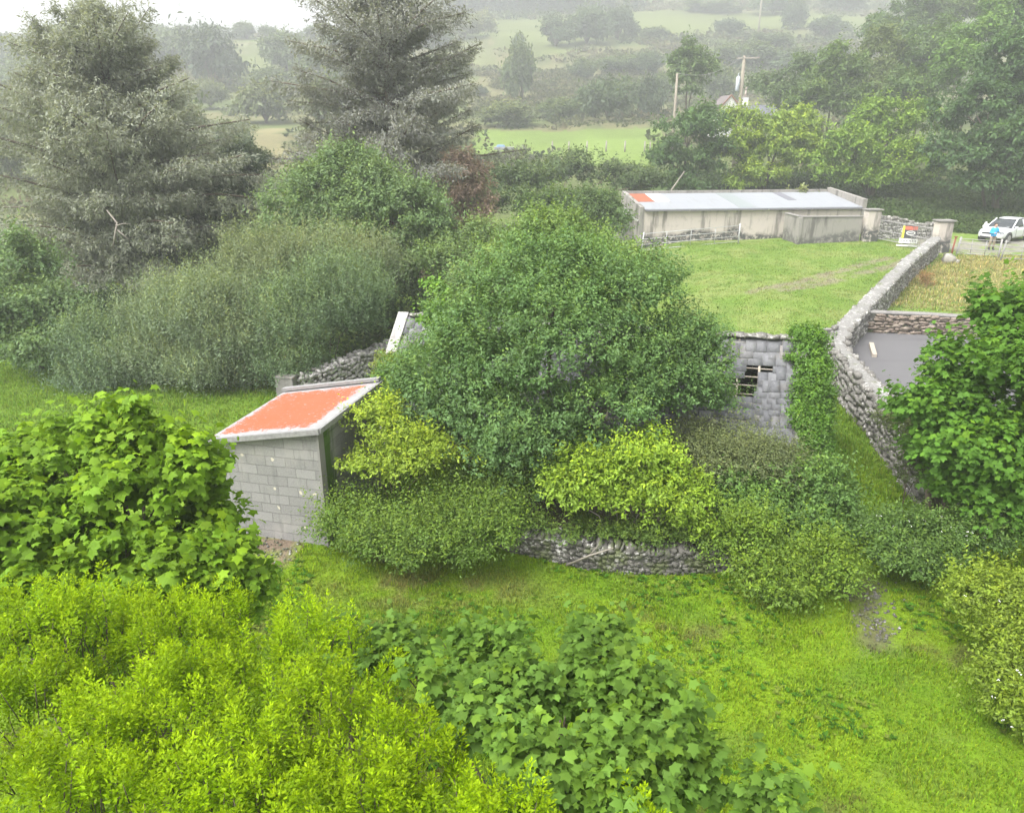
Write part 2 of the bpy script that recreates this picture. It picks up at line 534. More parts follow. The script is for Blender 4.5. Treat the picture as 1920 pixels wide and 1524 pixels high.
def metalroof():
    m, nt = newmat('galvanised_roof_sheet')
    v = coords(nt)
    w = nt.nodes.new('ShaderNodeTexWave'); w.inputs['Scale'].default_value = 3.2; w.inputs['Distortion'].default_value = .1
    L(nt, v, w.inputs[0])
    f = noise(nt, coords(nt, (.6, 3, 1)), 1.5, 5)
    c = mixc(nt, f, (.205, .215, .235), (.275, .286, .31))
    c = mixc(nt, math_(nt, 'MULTIPLY', step(nt, noise(nt, coords(nt, (2.5, .3, 1)), 1.1, 5, .7), .5, .7), .5), c, (.19, .185, .18))
    c = mixc(nt, math_(nt, 'MULTIPLY', w.outputs['Fac'], .18), c, (.25, .265, .29))
    finish(nt, c, .5, .4, bump=w.outputs['Fac'], bumpd=.012)
    return m
GALV = metalroof()
RUST_SHEET = plain('rusted_sheet', (.27, .085, .045), .8)
WHITE_SHEET = plain('white_sheet', (.66, .655, .64), .6, var=.05)
GREEN_SHEET = plain('clear_corrugated_sheet', (.20, .222, .225), .45, var=.1)
DARK_SHEET = plain('dark_skylight_sheet', (.13, .13, .15), .5)
GUTTER = plain('grey_gutter', (.16, .155, .17), .6)
STEEL = plain('galvanised_steel', (.42, .42, .43), .5, .5, .3)
STEEL_OLD = plain('weathered_steel', (.30, .29, .29), .65, .4, .2)
RUST = plain('rust', (.20, .065, .04), .9)
TIMBER = plain('grey_timber', (.26, .24, .21), .9, .2)
TIMBER_POLE = plain('pole_timber', (.23, .205, .165), .9, .2)
RAFTER = plain('rafter_timber', (.34, .30, .25), .9, .2)
DARKVOID = plain('dark_void_floor', (.03, .028, .025), .95, .1)
WHITEWASH = plain('whitewash', (.78, .77, .75), .85, .2, var=.06)
TARMAC = None
def tarmac():
    m, nt = newmat('tarmac')
    v = coords(nt)
    f = noise(nt, v, 60, 4, .7); f2 = noise(nt, v, .55, 5, .6); f3 = noise(nt, coords(nt, (.25, 1.4, 1)), 1.2, 4)
    c = mixc(nt, f2, (.085, .083, .088), (.115, .112, .116))
    c = mixc(nt, math_(nt, 'MULTIPLY', f, .4), c, (.15, .147, .148))
    c = mixc(nt, math_(nt, 'MULTIPLY', step(nt, f3, .5, .66),   .35), c, (.07, .068, .07))
    finish(nt, c, .9, .25, bump=f, bumpd=.006)
    return m
TARMAC = tarmac()
#@@PART2
# ------------------------------------------------------------------ the ground sheet
def inpoly(x, y, P):
    r = np.zeros(x.shape, bool); n = len(P)
    for i in range(n):
        x0, y0 = P[i]; x1, y1 = P[(i + 1) % n]
        c = ((y0 > y) != (y1 > y)) & (x < (x1 - x0) * (y - y0) / (y1 - y0 + 1e-12) + x0)
        r ^= c
    return r

def pxpoly(pts):
    return [hit(*p)[:2] for p in pts]

def nearline(x, y, pts):
    d = np.full(x.shape, 1e9)
    for (x0, y0), (x1, y1) in zip(pts, pts[1:]):
        dx, dy = x1 - x0, y1 - y0
        t = np.clip(((x - x0) * dx + (y - y0) * dy) / (dx * dx + dy * dy), 0, 1)
        d = np.minimum(d, np.hypot(x - x0 - t * dx, y - y0 - t * dy))
    return d

P_MEADOW = pxpoly([(885, 290), (898, 244), (1100, 243), (1240, 239), (1240, 312), (1090, 316), (1060, 292)])
P_UPPER = pxpoly([(925, 92), (925, 42), (1100, 26), (1400, 24), (1640, 34), (1645, 62), (1480, 52), (1390, 62), (1180, 76), (1000, 116)])
P_LEFT1 = pxpoly([(446, 128), (446, 80), (540, 76), (505, 145)])
P_LEFT2 = pxpoly([(468, 245), (545, 236), (535, 300), (490, 300)])
P_SLOPE = pxpoly([(870, 175), (900, 140), (990, 130), (1260, 122), (1230, 165), (1100, 200), (980, 225), (890, 215)])
P_SLOPE2 = pxpoly([(850, 70), (925, 95), (925, 130), (870, 130)])
P_DRY = pxpoly([(1640, 575), (1700, 520), (1765, 482), (1990, 478), (1990, 620), (1860, 592)])
P_LANE = pxpoly([(1690, 440), (1760, 446), (1830, 455), (1990, 440), (1990, 470), (1830, 478), (1700, 455)])
LINE_TRACK1 = pxpoly([(1410, 548), (1500, 530), (1590, 505), (1665, 484)])
LINE_TRACK2 = pxpoly([(1470, 545), (1560, 528), (1640, 508), (1700, 490)])
P_DIRT = pxpoly([(470, 1000), (560, 1012), (565, 1030), (540, 1055), (500, 1062), (455, 1040)])
LINE_PATH = pxpoly([(1612, 1075), (1632, 1120), (1640, 1165), (1650, 1200)])
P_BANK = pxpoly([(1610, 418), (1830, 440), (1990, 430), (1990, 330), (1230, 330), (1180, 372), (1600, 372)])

def mix3(a, b, t):
    return a * (1 - t[..., None]) + np.array(b) * t[..., None]

def groundcolor(x, y):
    n0 = fbm(x * .11 + 3, y * .11, o=3); n1 = fbm(x * .45, y * .45 + 7, o=4); n2 = fbm(x * 1.7 + 40, y * 1.7, o=4); n3 = fbm(x * 5 + 11, y * 5, o=2)
    c = np.zeros(x.shape + (3,)) + np.array((.128, .216, .012))
    c = mix3(c, (.158, .250, .012), ss((n1 - .40) / .22) * .8)
    c = mix3(c, (.085, .180, .010), ss((n2 - .52) / .18) * .4)
    c = mix3(c, (.115, .16, .035), ss((n3 - .58) / .15) * .35)
    # left meadow and the strip beside the ruin are softer
    soft = ss((y - 13.5) / 6)
    c = mix3(c, (.115, .195, .026), soft * .7)
    back = ss((y - 28) / 5)
    cb = np.zeros(x.shape + (3,)) + np.array((.150, .225, .045))
    cb = mix3(cb, (.20, .245, .075), ss((n1 - .46) / .16) * .75)
    cb = mix3(cb, (.105, .185, .032), ss((n2 - .52) / .16) * .6)
    c = c * (1 - back[..., None]) + cb * back[..., None]
    # dry patches on the lawn below the curved wall
    d = np.hypot((x + 1.6) / 2.6, (y - 12.4) / .9)
    c = mix3(c, (.17, .15, .06), ss(1.25 - d) * ss((n2 - .35) / .2) * .7)
    spots = ss((fbm(x * .8 + 70, y * .8, o=3) - .62) / .08) * (y < 14)
    c = mix3(c, (.10, .085, .04), spots * .6 * ss((n3 - .4) / .2))
    jx = x + (n2 - .5) * .8; jy = y + (n3 - .5) * .8
    dl = np.minimum(nearline(jx, jy, LINE_TRACK1), nearline(jx, jy, LINE_TRACK2) )
    c = mix3(c, (.23, .20, .145), ss((.55 - dl) / .4) * .8 * ss((n2 - .25) / .2))
    j2x = x + (n1 - .5) * 2.5; j2y = y + (n2 - .5) * 2.5
    for P, col, k in ((P_DRY, (.26, .25, .095), .8),):
        m = inpoly(j2x, j2y, P).astype(float)
        c = mix3(c, col, m * k * (.55 + .45 * ss((n1 - .35) / .2)))
    m = inpoly(jx, jy, P_LANE).astype(float)
    c = mix3(c, (.24, .225, .195), m * .9 * ss((n2 - .3) / .2))
    m = inpoly(jx, jy, P_DIRT).astype(float)
    c = mix3(c, (.17, .125, .10), m * .95)
    dp = nearline(jx, jy, LINE_PATH)
    c = mix3(c, (.115, .095, .07), ss((.36 - dp + (n2 - .5) * .9) / .3) * .8)
    # bare shaded earth under the shrubs and trees of the middle distance
    # the hill
    hill = ss((y - 62) / 10)
    h = np.zeros(x.shape + (3,)) + np.array((.105, .13, .045))
    m1 = fbm(x * .05, y * .05 + 3, o=4); m2 = fbm(x * .2 + 5, y * .2, o=3)
    h = mix3(h, (.16, .145, .075), ss((m1 - .45) / .2) * .8)
    h = mix3(h, (.06, .085, .03), ss((m2 - .52) / .15) * .6)
    w = 3.0
    hx = x + (m2 - .5) * 5; hy = y + (fbm(x * .2 + 50, y * .2, o=3) - .5) * 5
    for P, col in ((P_MEADOW, (.16, .225, .055)), (P_UPPER, (.125, .15, .05)), (P_LEFT1, (.13, .15, .06)), (P_LEFT2, (.22, .20, .10)),
                   (P_SLOPE, (.15, .145, .07)), (P_SLOPE2, (.15, .165, .07))):
        m = inpoly(hx, hy, P).astype(float)
        cc = mix3(np.zeros(x.shape + (3,)) + np.array(col), tuple(v * .8 for v in col), ss((m1 - .4) / .3))
        h = h * (1 - m[..., None]) + cc * m[..., None]
    c = c * (1 - hill[..., None]) + h * hill[..., None]
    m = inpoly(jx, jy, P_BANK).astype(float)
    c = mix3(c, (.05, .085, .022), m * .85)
    return c

def axis(a, b, s, growth, lo, hi):
    v = list(np.arange(a, b + 1e-6, s))
    st = s
    while v[-1] < hi: st = min(st * growth, 45); v.append(v[-1] + st)
    st = s
    while v[0] > lo: st = min(st * growth, 45); v.insert(0, v[0] - st)
    return np.array(v)
GXS = axis(-16, 42, .33, 1.09, -480, 480)
GYS = axis(3, 60, .33, 1.035, -60, 540)
gx, gy = np.meshgrid(GXS, GYS)
gzv = gz(gx, gy)
V = np.stack([gx.ravel(), gy.ravel(), gzv.ravel()], 1)
nx, ny = len(GXS), len(GYS)
ii, jj = np.meshgrid(np.arange(nx - 1), np.arange(ny - 1))
b0 = (jj * nx + ii).ravel()
F = np.stack([b0, b0 + 1, b0 + nx + 1, b0 + nx], 1)
gc = groundcolor(gx, gy).reshape(-1, 3)
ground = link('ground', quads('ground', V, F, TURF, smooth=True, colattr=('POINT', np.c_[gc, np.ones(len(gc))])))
tag(ground, kind='structure')

# ------------------------------------------------------------------ leaves, sprigs, crowns
def tpl_mirror(pts):
    return np.array(pts, float)
T_OV = (np.array([(0, 0, 0), (.3, .24, .05), (.72, .20, .03), (1, 0, -.10), (.72, -.20, .03), (.3, -.24, .05)]), np.array([(0, 5, 4, 3), (0, 3, 2, 1)]))
T_LANCE = (np.array([(0, 0, 0), (.42, .15, .02), (1, 0, -.05), (.42, -.15, .02)]), np.array([(0, 3, 2, 1)]))
T_SPEAR = (np.array([(0, 0, 0), (.45, .21, .03), (1, 0, -.06), (.45, -.21, .03)]), np.array([(0, 3, 2, 1)]))
T_QUAD = (np.array([(0, 0, 0), (.5, .34, .04), (1, 0, -.04), (.5, -.34, .04)]), np.array([(0, 3, 2, 1)]))
T_NEEDLE = (np.array([(0, .03, 0), (0, -.03, 0), (1, -.05, -.05), (1, .05, -.05)]), np.array([(0, 1, 2, 3)]))
_m = [(0, 0, 0), (.06, .46, -.07), (.30, .31, .04), (.62, .50, -.08), (.68, .24, .03), (1.02, 0, -.16)]
_mp = _m + [(x, -y, z) for x, y, z in (_m[4], _m[3], _m[2], _m[1])] + [(.35, 0, 0)]
T_MAPLE = (np.array(_mp), np.array([(0, 10, 2, 1), (10, 4, 3, 2), (10, 6, 5, 4), (10, 8, 7, 6), (0, 9, 8, 10)]))

def norm(a):
    return a / (np.linalg.norm(a, axis=-1, keepdims=True) + 1e-9)

def stamp(tpl, pos, d, n, size):
    """copies of a template: x along d, z along n; size scalar per copy or (n,3)"""
    tv, tf = tpl
    d = norm(d); s = norm(np.cross(n, d)); n = np.cross(d, s)
    sz = size[:, None] * np.ones(3) if size.ndim == 1 else size
    V = (pos[:, None, :] + d[:, None, :] * (tv[None, :, 0:1] * sz[:, None, 0:1]) + s[:, None, :] * (tv[None, :, 1:2] * sz[:, None, 1:2])
         + n[:, None, :] * (tv[None, :, 2:3] * sz[:, None, 2:3]))
    F = tf[None] + (np.arange(len(pos)) * len(tv))[:, None, None]
    return V.reshape(-1, 3), F.reshape(-1, tf.shape[1])

def rdir(rng, n):
    return norm(rng.normal(size=(n, 3)))

CAMP = np.array((0, 0, CAM_H))

def crown(rng, C, Rr, size, tpl=T_OV, cover=2.2, k=7, slen=None, shell=.25, up=.5, out=.7, cut=.40, nfreq=None, droop=.2,
          cull=True, jitter=.5, flat=.5, bottom=-.55, tipk=.5, inner=.15, maxs=60000, bumpy=1.0, wild=.10, per=22, clump=1.45):
    C = np.asarray(C, float); Rr = np.asarray(Rr, float)
    slen = slen or size * 3
    area = 4 * pi * ((Rr[:, 0] * Rr[:, 1]) ** 1.6 + (Rr[:, 0] * Rr[:, 2]) ** 1.6 + (Rr[:, 1] * Rr[:, 2]) ** 1.6)
    area = 4 * pi * (((Rr[:, 0] * Rr[:, 1]) ** 1.6 + (Rr[:, 0] * Rr[:, 2]) ** 1.6 + (Rr[:, 1] * Rr[:, 2]) ** 1.6) / 3) ** (1 / 1.6)
    la = {id(T_MAPLE): .5, id(T_OV): .36, id(T_LANCE): .15, id(T_QUAD): .34, id(T_NEEDLE): .08}[id(tpl)] * size * size
    ns = int(min(maxs, 1.9 * cover * area.sum() / la / k))
    # boughs first: clumps of sprigs seated on the lobes, then the sprigs inside every clump
    rc = clump * slen
    nc = max(10, int(ns / per))
    q = rng.choice(len(C), nc * 2, p=area / area.sum())
    D = rdir(rng, nc * 2)
    keep = D[:, 2] > bottom - .3 * rng.random(nc * 2)
    q, D = q[keep][:nc], D[keep][:nc]
    r = 1 + shell * .5 * rng.normal(size=len(q)) - .5 * shell * rng.random(len(q))
    ins = rng.random(len(q)) < inner
    r[ins] = rng.uniform(.35, .85, ins.sum())
    P = C[q] + D * Rr[q] * r[:, None]
    rm = Rr.mean() * 2.2
    P = C[q] + (P - C[q]) * (1 + bumpy * (fbm(P[:, 0] / rm * 2 + 3, P[:, 1] / rm * 2, P[:, 2] / rm * 2, o=3) - .5))[:, None]
    on = norm(D / Rr[q])
    keep = np.ones(len(P), bool)
    for i in range(len(C)):
        dd = np.linalg.norm((P - C[i]) / Rr[i], axis=1)
        keep &= ~((dd < .60) & (q != i))
    if cut > 0:
        nf = nfreq or .9 / (Rr.mean() * .45)
        f = fbm(P[:, 0] * nf + 31, P[:, 1] * nf, P[:, 2] * nf, o=2)
        keep &= (f > cut - .05) | (rng.random(len(P)) < .12)
    if cull:
        tocam = norm(CAMP - P)
        keep &= ~(((on * tocam).sum(1) < -.25) & (rng.random(len(P)) < .6))
    q, D, P, on = q[keep], D[keep], P[keep], on[keep]
    m_ = np.maximum(2, (per * rng.uniform(.4, 1.6, len(P))).astype(int))
    idx = np.repeat(np.arange(len(P)), m_)
    ctone = rng.random(len(P))[idx]
    rcs = (rc * rng.uniform(.55, 1.45, len(P)))[idx]
    O = rdir(rng, len(idx)); O[:, 2] = np.where(O[:, 2] < -.3, -O[:, 2], O[:, 2])
    rad_ = rng.random(len(idx)) ** .45
    P = P[idx] + O * (rcs * rad_)[:, None] * np.array((1, 1, .62))
    on = norm(on[idx] * .8 + O * .9)
    D = D[idx]
    n = len(P)
    wildm = rng.random(n) < wild
    P = P + wildm[:, None] * (D * .6 + np.array((0, 0, .6))) * (slen * rng.uniform(.3, 1.1, n))[:, None]
    ax = norm(on * out + np.array((0, 0, up)) + rng.normal(size=(n, 3)) * .35)
    sl = slen * rng.uniform(.6, 1.25, n) * (1 + .9 * wildm)
    ref = norm(np.cross(ax, rdir(rng, n)))
    ref2 = np.cross(ax, ref)
    st = np.clip(.5 * ctone + .5 * rng.random(n), 0, 1)  # one tone per clump and sprig
    young = (rng.random(n) ** 1.4) * ss((on[:, 2] + .2) / 1.1) * (.4 + .9 * ctone)  # new-growth tint, also painting a highlight onto upward-facing clump tops
    VV, FF, RN, TP = [], [], [], []
    for j in range(k):
        t = (j + .35) / k
        ph = j * 2.4 + rng.random(n) * .9
        rad = ref * np.cos(ph)[:, None] + ref2 * np.sin(ph)[:, None]
        p = P + ax * (sl * (t - .6))[:, None]
        d = norm(ax * (.25 + .5 * t) + rad * .9 + np.array((0, 0, -droop)) + rng.normal(size=(n, 3)) * .2)
        nn = norm(ax * (1 - flat) + np.array((0, 0, 1.0)) * flat + on * .25 + rng.normal(size=(n, 3)) * jitter)
        s = size * rng.uniform(.5, 1.25, n) * (1.05 - .35 * t)
        v, f = stamp(tpl, p, d, nn, s)
        FF.append(f + sum(len(a) for a in VV)); VV.append(v)
        rp = len(tpl[1])
        RN.append(np.repeat(np.clip(st * .6 + rng.random(n) * .4, 0, 1), rp))
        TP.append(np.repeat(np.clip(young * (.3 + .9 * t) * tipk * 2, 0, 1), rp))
    return np.concatenate(VV), np.concatenate(FF), np.concatenate(RN), np.concatenate(TP)

def auto_lobes(rng, n, c, r, lo=.34, hi=.52, zlo=-.35):
    c = np.array(c, float); r = np.array(r, float)
    C, Rr = [c], [r * .62]
    for i in range(n):
        z = zlo + (1 - zlo) * ((i + .5) / n); z = min(z, .95); ph = i * 2.39996 + rng.uniform(-.4, .4)
        q = math.sqrt(max(0, 1 - z * z))
        f = rng.uniform(lo, hi)
        d = np.array((q * cos(ph), q * sin(ph), z)) * rng.uniform(.92, 1.06)
        C.append(c + d * r * (1 - f * .8)); Rr.append(r * f * np.array((1, 1, .85)))
    return np.array(C), np.array(Rr)

def pxlobes(rows, dep=.85):
    C, Rr = [], []
    for cx, cy, rx, ry, Y in rows:
        p = at(cx, cy, Y); t = depth(*p) / FOC
        C.append(p); Rr.append((rx * t, (rx * .5 + ry * .5) * t * dep, ry * t / .97))
    return np.array(C), np.array(Rr)

def break_lobes(rng, C, Rr, n=5, f=(.4, .62)):
    """roughen every lobe with smaller ones on its skin"""
    CC, RR = [], []
    for c, r in zip(C, Rr):
        CC.append(c); RR.append(r * .82)
        for i in range(n):
            d = rdir(rng, 1)[0]; d[2] = abs(d[2]) * .9 - .15
            k = rng.uniform(f[0] * .6, f[1])
            CC.append(c + d * r * (1.05 - k * .62)); RR.append(r * k * rng.uniform(.8, 1.2, 3))
    return np.array(CC), np.array(RR)

def plant(name, label, cat, rows, size, color, seed, rough=5, stems=True, bark=BARK, mat=LEAF, base=None, stem_r=.05, group=None, crown_name='crown',
          stem_name='trunk', dep=.85, nstem=9, shrink=.91, **kw):
    rng = np.random.default_rng(seed)
    C, Rr = pxlobes(rows, dep)
    Rr = Rr * shrink
    C0 = C.copy()
    if rough: C, Rr = break_lobes(rng, C, Rr, rough)
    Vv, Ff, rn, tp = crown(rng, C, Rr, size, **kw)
    if base is None:
        base = (C0[:, 0].mean(), C0[:, 1].mean())
    b = np.array((base[0], base[1], g1(*base)))
    low = Vv[:, 2] > gz(Vv[:, 0], Vv[:, 1]) - .02
    okf = low[Ff].all(1)
    Ff, rn, tp = Ff[okf], rn[okf], tp[okf]
    root = thing(name, label, cat, tuple(b), 0, group)
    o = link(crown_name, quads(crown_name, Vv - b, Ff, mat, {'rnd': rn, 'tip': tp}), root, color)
    if stems:
        m = MB()
        idx = rng.permutation(len(C0))[:nstem] if len(C0) > nstem else range(len(C0))
        for i in idx:
            e = C0[i] - b
            s = np.array((rng.uniform(-1, 1) * stem_r * 3, rng.uniform(-1, 1) * stem_r * 3, -.15)) if nstem > 3 else np.array((0, 0, -.15))
            mid = s * .45 + e * .55 + np.array((0, 0, .12 * np.linalg.norm(e)))
            mid[:2] = s[:2] * .65 + e[:2] * .35
            m.tube([s, (s + mid) / 2 + rng.normal(size=3) * stem_r, mid, e], [stem_r, stem_r * .8, stem_r * .6, stem_r * .25], 6)
            for q in range(3):
                d = rdir(rng, 1)[0]; d[2] = abs(d[2]) * .6
                m.tube([mid * .5 + e * .5, e + d * Rr.mean() * .9], [stem_r * .4, stem_r * .12], 4)
        m.build(stem_name, bark, root, True)
    return root, rng, b

def plumes(name, label, cat, rows, seed, color, spacing=.15, hgt=(.26, .52), wid=.088, leaf=.046, per=80, mat=LEAF_GLOSSY, tpl=T_SPEAR, dep=.85):
    rng = np.random.default_rng(seed)
    C, Rr = pxlobes(rows, dep)
    pos, on = [], []
    for c, r in zip(C, Rr):
        n = int(2 * pi * (r[0] * r[1] + r[0] * r[2]) / 1.2 / spacing ** 2)
        D = rdir(rng, n); D[:, 2] = np.abs(D[:, 2]) * 1.1 - .25; D = norm(D)
        p = c + D * r * rng.uniform(.72, 1.08, n)[:, None]
        for i in range(len(C)):
            p_ = np.linalg.norm((p - C[i]) / Rr[i], axis=1); k = p_ > .70
            p, D = p[k], D[k]
        pos.append(p); on.append(D)
    pos = np.concatenate(pos); on = np.concatenate(on)
    k = fbm(pos[:, 0] * 2.6, pos[:, 1] * 2.6, pos[:, 2] * 2.6, o=2) > .40
    pos, on = pos[k], on[k]; n = len(pos)
    H = rng.uniform(*hgt, n) * rng.choice([.6, 1, 1.25], n, p=[.4, .42, .18]); W = wid * rng.uniform(.7, 1.3, n) * (H / np.mean(hgt)) ** .5
    ax = norm(on * .42 + (0, 0, 1.0) + rng.normal(size=(n, 3)) * .13)
    a1 = norm(np.cross(ax, rdir(rng, n))); a2 = np.cross(ax, a1)
    st = rng.random(n)
    VV, FF, RN, TP = [], [], [], []
    for j in range(per):
        t = (j + rng.random(n)) / per
        w = W * np.minimum(1, 2.6 * (1 - t)) * (.35 + .65 * np.sin(np.clip(t * 1.3 + .25, 0, 1) * pi / 2))
        ph = j * 2.39996 + rng.random(n) * .7
        rad = a1 * np.cos(ph)[:, None] + a2 * np.sin(ph)[:, None]
        p = pos + ax * (H * (t - .35))[:, None] + rad * (w * rng.uniform(.2, 1.0, n))[:, None]
        d = norm(rad * .9 + ax * (.42 + .5 * t[:, None]) + rng.normal(size=(n, 3)) * .3)
        nn = norm(ax * .7 - rad * .35 + rng.normal(size=(n, 3)) * .45)
        v, f = stamp(tpl, p, d, nn, leaf * rng.uniform(.65, 1.2, n) * (1.1 - .35 * t))
        FF.append(f + sum(len(a) for a in VV)); VV.append(v)
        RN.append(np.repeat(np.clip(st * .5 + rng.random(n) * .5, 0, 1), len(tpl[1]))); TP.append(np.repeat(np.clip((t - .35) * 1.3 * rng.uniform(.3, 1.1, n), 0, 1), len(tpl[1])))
    V = np.concatenate(VV); F = np.concatenate(FF)
    b = np.array((C[:, 0].mean(), C[:, 1].mean(), g1(C[:, 0].mean(), C[:, 1].mean())))
    root = thing(name, label, cat, tuple(b))
    link('crown', quads('crown', V - b, F, mat, {'rnd': np.concatenate(RN), 'tip': np.concatenate(TP)}), root, color)
    m = MB()
    for c in C:
        e = c - b; m.tube([(e[0] * .6, e[1] * .6, -.2), (e[0] * .8, e[1] * .8, e[2] * .5), tuple(e)], [.05, .04, .02], 6)
    for p, q, h in zip(pos[::2], ax[::2], H[::2]): m.tube([p - b - q * h * .8, p - b + q * h * .05], [.006, .003], 3)
    m.build('stems', BARK, root, True)
    return root

def blossoms(root, rng, b, rows, n, size, name='blossom', mat=BLOSSOM):
    C, Rr = pxlobes(rows)
    q = rng.integers(0, len(C), n)
    D = rdir(rng, n); D[:, 2] = np.abs(D[:, 2]); D[:, 1] = -np.abs(D[:, 1])
    P = C[q] + D * Rr[q] * 1.03
    VV, FF = [], []
    for j in range(5):
        a = j * 2 * pi / 5
        d = np.tile((cos(a), sin(a), .25), (n, 1)) + rng.normal(size=(n, 3)) * .25
        v, f = stamp(T_QUAD, P + rng.normal(size=(n, 3)) * size * .3, d, D + np.array((0, 0, .5)), size * rng.uniform(.6, 1.1, n))
        FF.append(f + sum(len(x) for x in VV)); VV.append(v)
    link(name, quads(name, np.concatenate(VV) - b, np.concatenate(FF), mat), root)

# a conifer: a trunk with whorled arms, each arm carrying hanging sprays
def conifer(name, label, px, Y, top, width, color, seed, arms=150, lead=1, droop=.35, tilt=.25, power=.75, low=.06, leaf=.26, dens=1.0, gap=.0,
            lean=(0, 0), sidebias=0.0, group=None, cat='conifer', tipk=.5, lenmod=None):
    rng = np.random.default_rng(seed)
    xt, _, zt = at(px, top, Y)
    b = np.array((xt, Y, g1(xt, Y)))
    H = zt - b[2]
    Rm = width * depth(xt, Y, (zt + b[2]) / 2) / FOC / 2
    root = thing(name, label, cat, tuple(b), 0, group)
    tr = MB()
    tr.tube([(0, 0, -.3), (lean[0] * .4, lean[1] * .4, H * .5), (lean[0], lean[1], H * .98)], [H * .022, H * .014, H * .003], 8)
    P, D, S, ST = [], [], [], []
    def arm(p0, az, ln, tl, dr):
        d0 = np.array((cos(az), sin(az), tl)); d0 /= np.linalg.norm(d0)
        n = 6; pts = [p0]
        for i in range(n):
            dd = d0 + np.array((0, 0, -dr * (i / n) ** 1.3 + (.35 * dr if i > 4 else 0))) + rng.normal(size=3) * .07
            pts.append(pts[-1] + dd / np.linalg.norm(dd) * ln / n)
        pts = np.array(pts)
        tr.tube(pts[::2], np.linspace(.012, .003, 4) * (ln + 1.5), 4)
        m = int(26 * ln / leaf * .26 * dens)
        t = rng.uniform(.12, 1, m) ** .8 * n
        i = np.minimum(t.astype(int), n - 1); f = (t - i)[:, None]
        base = pts[i] * (1 - f) + pts[i + 1] * f
        side = np.array((-sin(az), cos(az), 0)); sp = (rng.uniform(-1, 1, m) * ln * .28 * np.sin(np.clip(t / n, .1, .97) * pi * .9 + .15))[:, None]
        base = base + side * sp + np.c_[np.zeros(m), np.zeros(m), -np.abs(sp[:, 0]) * .25] + rng.normal(size=(m, 3)) * .15
        P.append(base); D.append(np.tile(d0, (m, 1)) + side * np.sign(sp) * .6); S.append(np.full(m, rng.random())); ST.append(t / n)
    for i in range(arms):
        h = low + (1 - low) * ((i + rng.random()) / arms) ** 1.05
        az = i * 2.39996 + rng.uniform(-.5, .5)
        prof = (1 - h) ** power
        if lenmod: prof = lenmod(h, az)
        ln = Rm * prof * rng.uniform(.42, 1.18) * (1 + sidebias * cos(az)) + .25
        if rng.random() < gap: continue
        p0 = np.array((lean[0] * h, lean[1] * h, H * h))
        arm(p0, az, ln, tilt + rng.normal() * .16 + .5 * h * rng.uniform(.4, 1.6), droop * rng.uniform(.2, 1.7))
    for i in range(lead - 1):                           # extra leaders beside the top
        az = rng.uniform(0, 2 * pi); off = Rm * rng.uniform(.25, .5)
        hb = H * rng.uniform(.72, .9)
        p0 = np.array((cos(az) * off, sin(az) * off * .4, hb))
        for j in range(9): arm(p0 + np.array((0, 0, j * H * .012)), rng.uniform(0, 6.3), Rm * .16, .8, .1)
    P = np.concatenate(P); D = np.concatenate(D); S = np.concatenate(S); ST = np.concatenate(ST)
    n = len(P); k = 6
    VV, FF, RN, TP = [], [], [], []
    for j in range(k):
        d = norm(norm(D) * .7 + np.array((0, 0, -.45)) + rng.normal(size=(n, 3)) * .55)
        nn = norm(np.array((0, 0, 1.0)) + rng.normal(size=(n, 3)) * .6)
        v, f = stamp(T_LANCE, P + rng.normal(size=(n, 3)) * leaf * .35, d, nn, leaf * rng.uniform(.5, 1.15, n))
        FF.append(f + sum(len(a) for a in VV)); VV.append(v)
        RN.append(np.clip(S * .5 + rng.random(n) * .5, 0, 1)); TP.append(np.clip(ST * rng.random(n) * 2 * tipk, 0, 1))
    V = np.concatenate(VV); F = np.concatenate(FF)
    link('foliage', quads('foliage', V, F, NEEDLE, {'rnd': np.concatenate(RN), 'tip': np.concatenate(TP)}), root, color)
    tr.build('trunk', BARK, root, True)
    return root, b, H, Rm

# rounded stones for rubble walls
def _rock():
    m = {}; V = []; F = []
    def vid(p):
        if p not in m: m[p] = len(V); V.append(p)
        return m[p]
    for ax in range(3):
        for s in (-1, 1):
            u, w = (ax + 1) % 3, (ax + 2) % 3
            for i in (-1, 0):
                for j in (-1, 0):
                    q = []
                    for a, c in ((i, j), (i + 1, j), (i + 1, j + 1), (i, j + 1)):
                        p = [0, 0, 0]; p[ax] = s; p[u] = a; p[w] = c; q.append(vid(tuple(p)))
                    F.append(q if s > 0 else q[::-1])
    V = np.array(V, float)
    V = V / (np.linalg.norm(V, axis=1, keepdims=True) ** .40)
    return V * .5, np.array(F)
ROCK = _rock()

def rocks(rng, pos, d, size, tilt=.12):
    n = len(pos)
    nn = np.tile((0., 0, 1), (n, 1)) + rng.normal(size=(n, 3)) * tilt
    v, f = stamp(ROCK, pos, d + rng.normal(size=(n, 3)) * tilt, nn, size)
    nv = len(ROCK[0])
    v = v + rng.normal(size=v.shape) * np.repeat(size.mean(1) * .07, nv)[:, None]
    return v, f, np.repeat(rng.random(n), len(ROCK[1]))

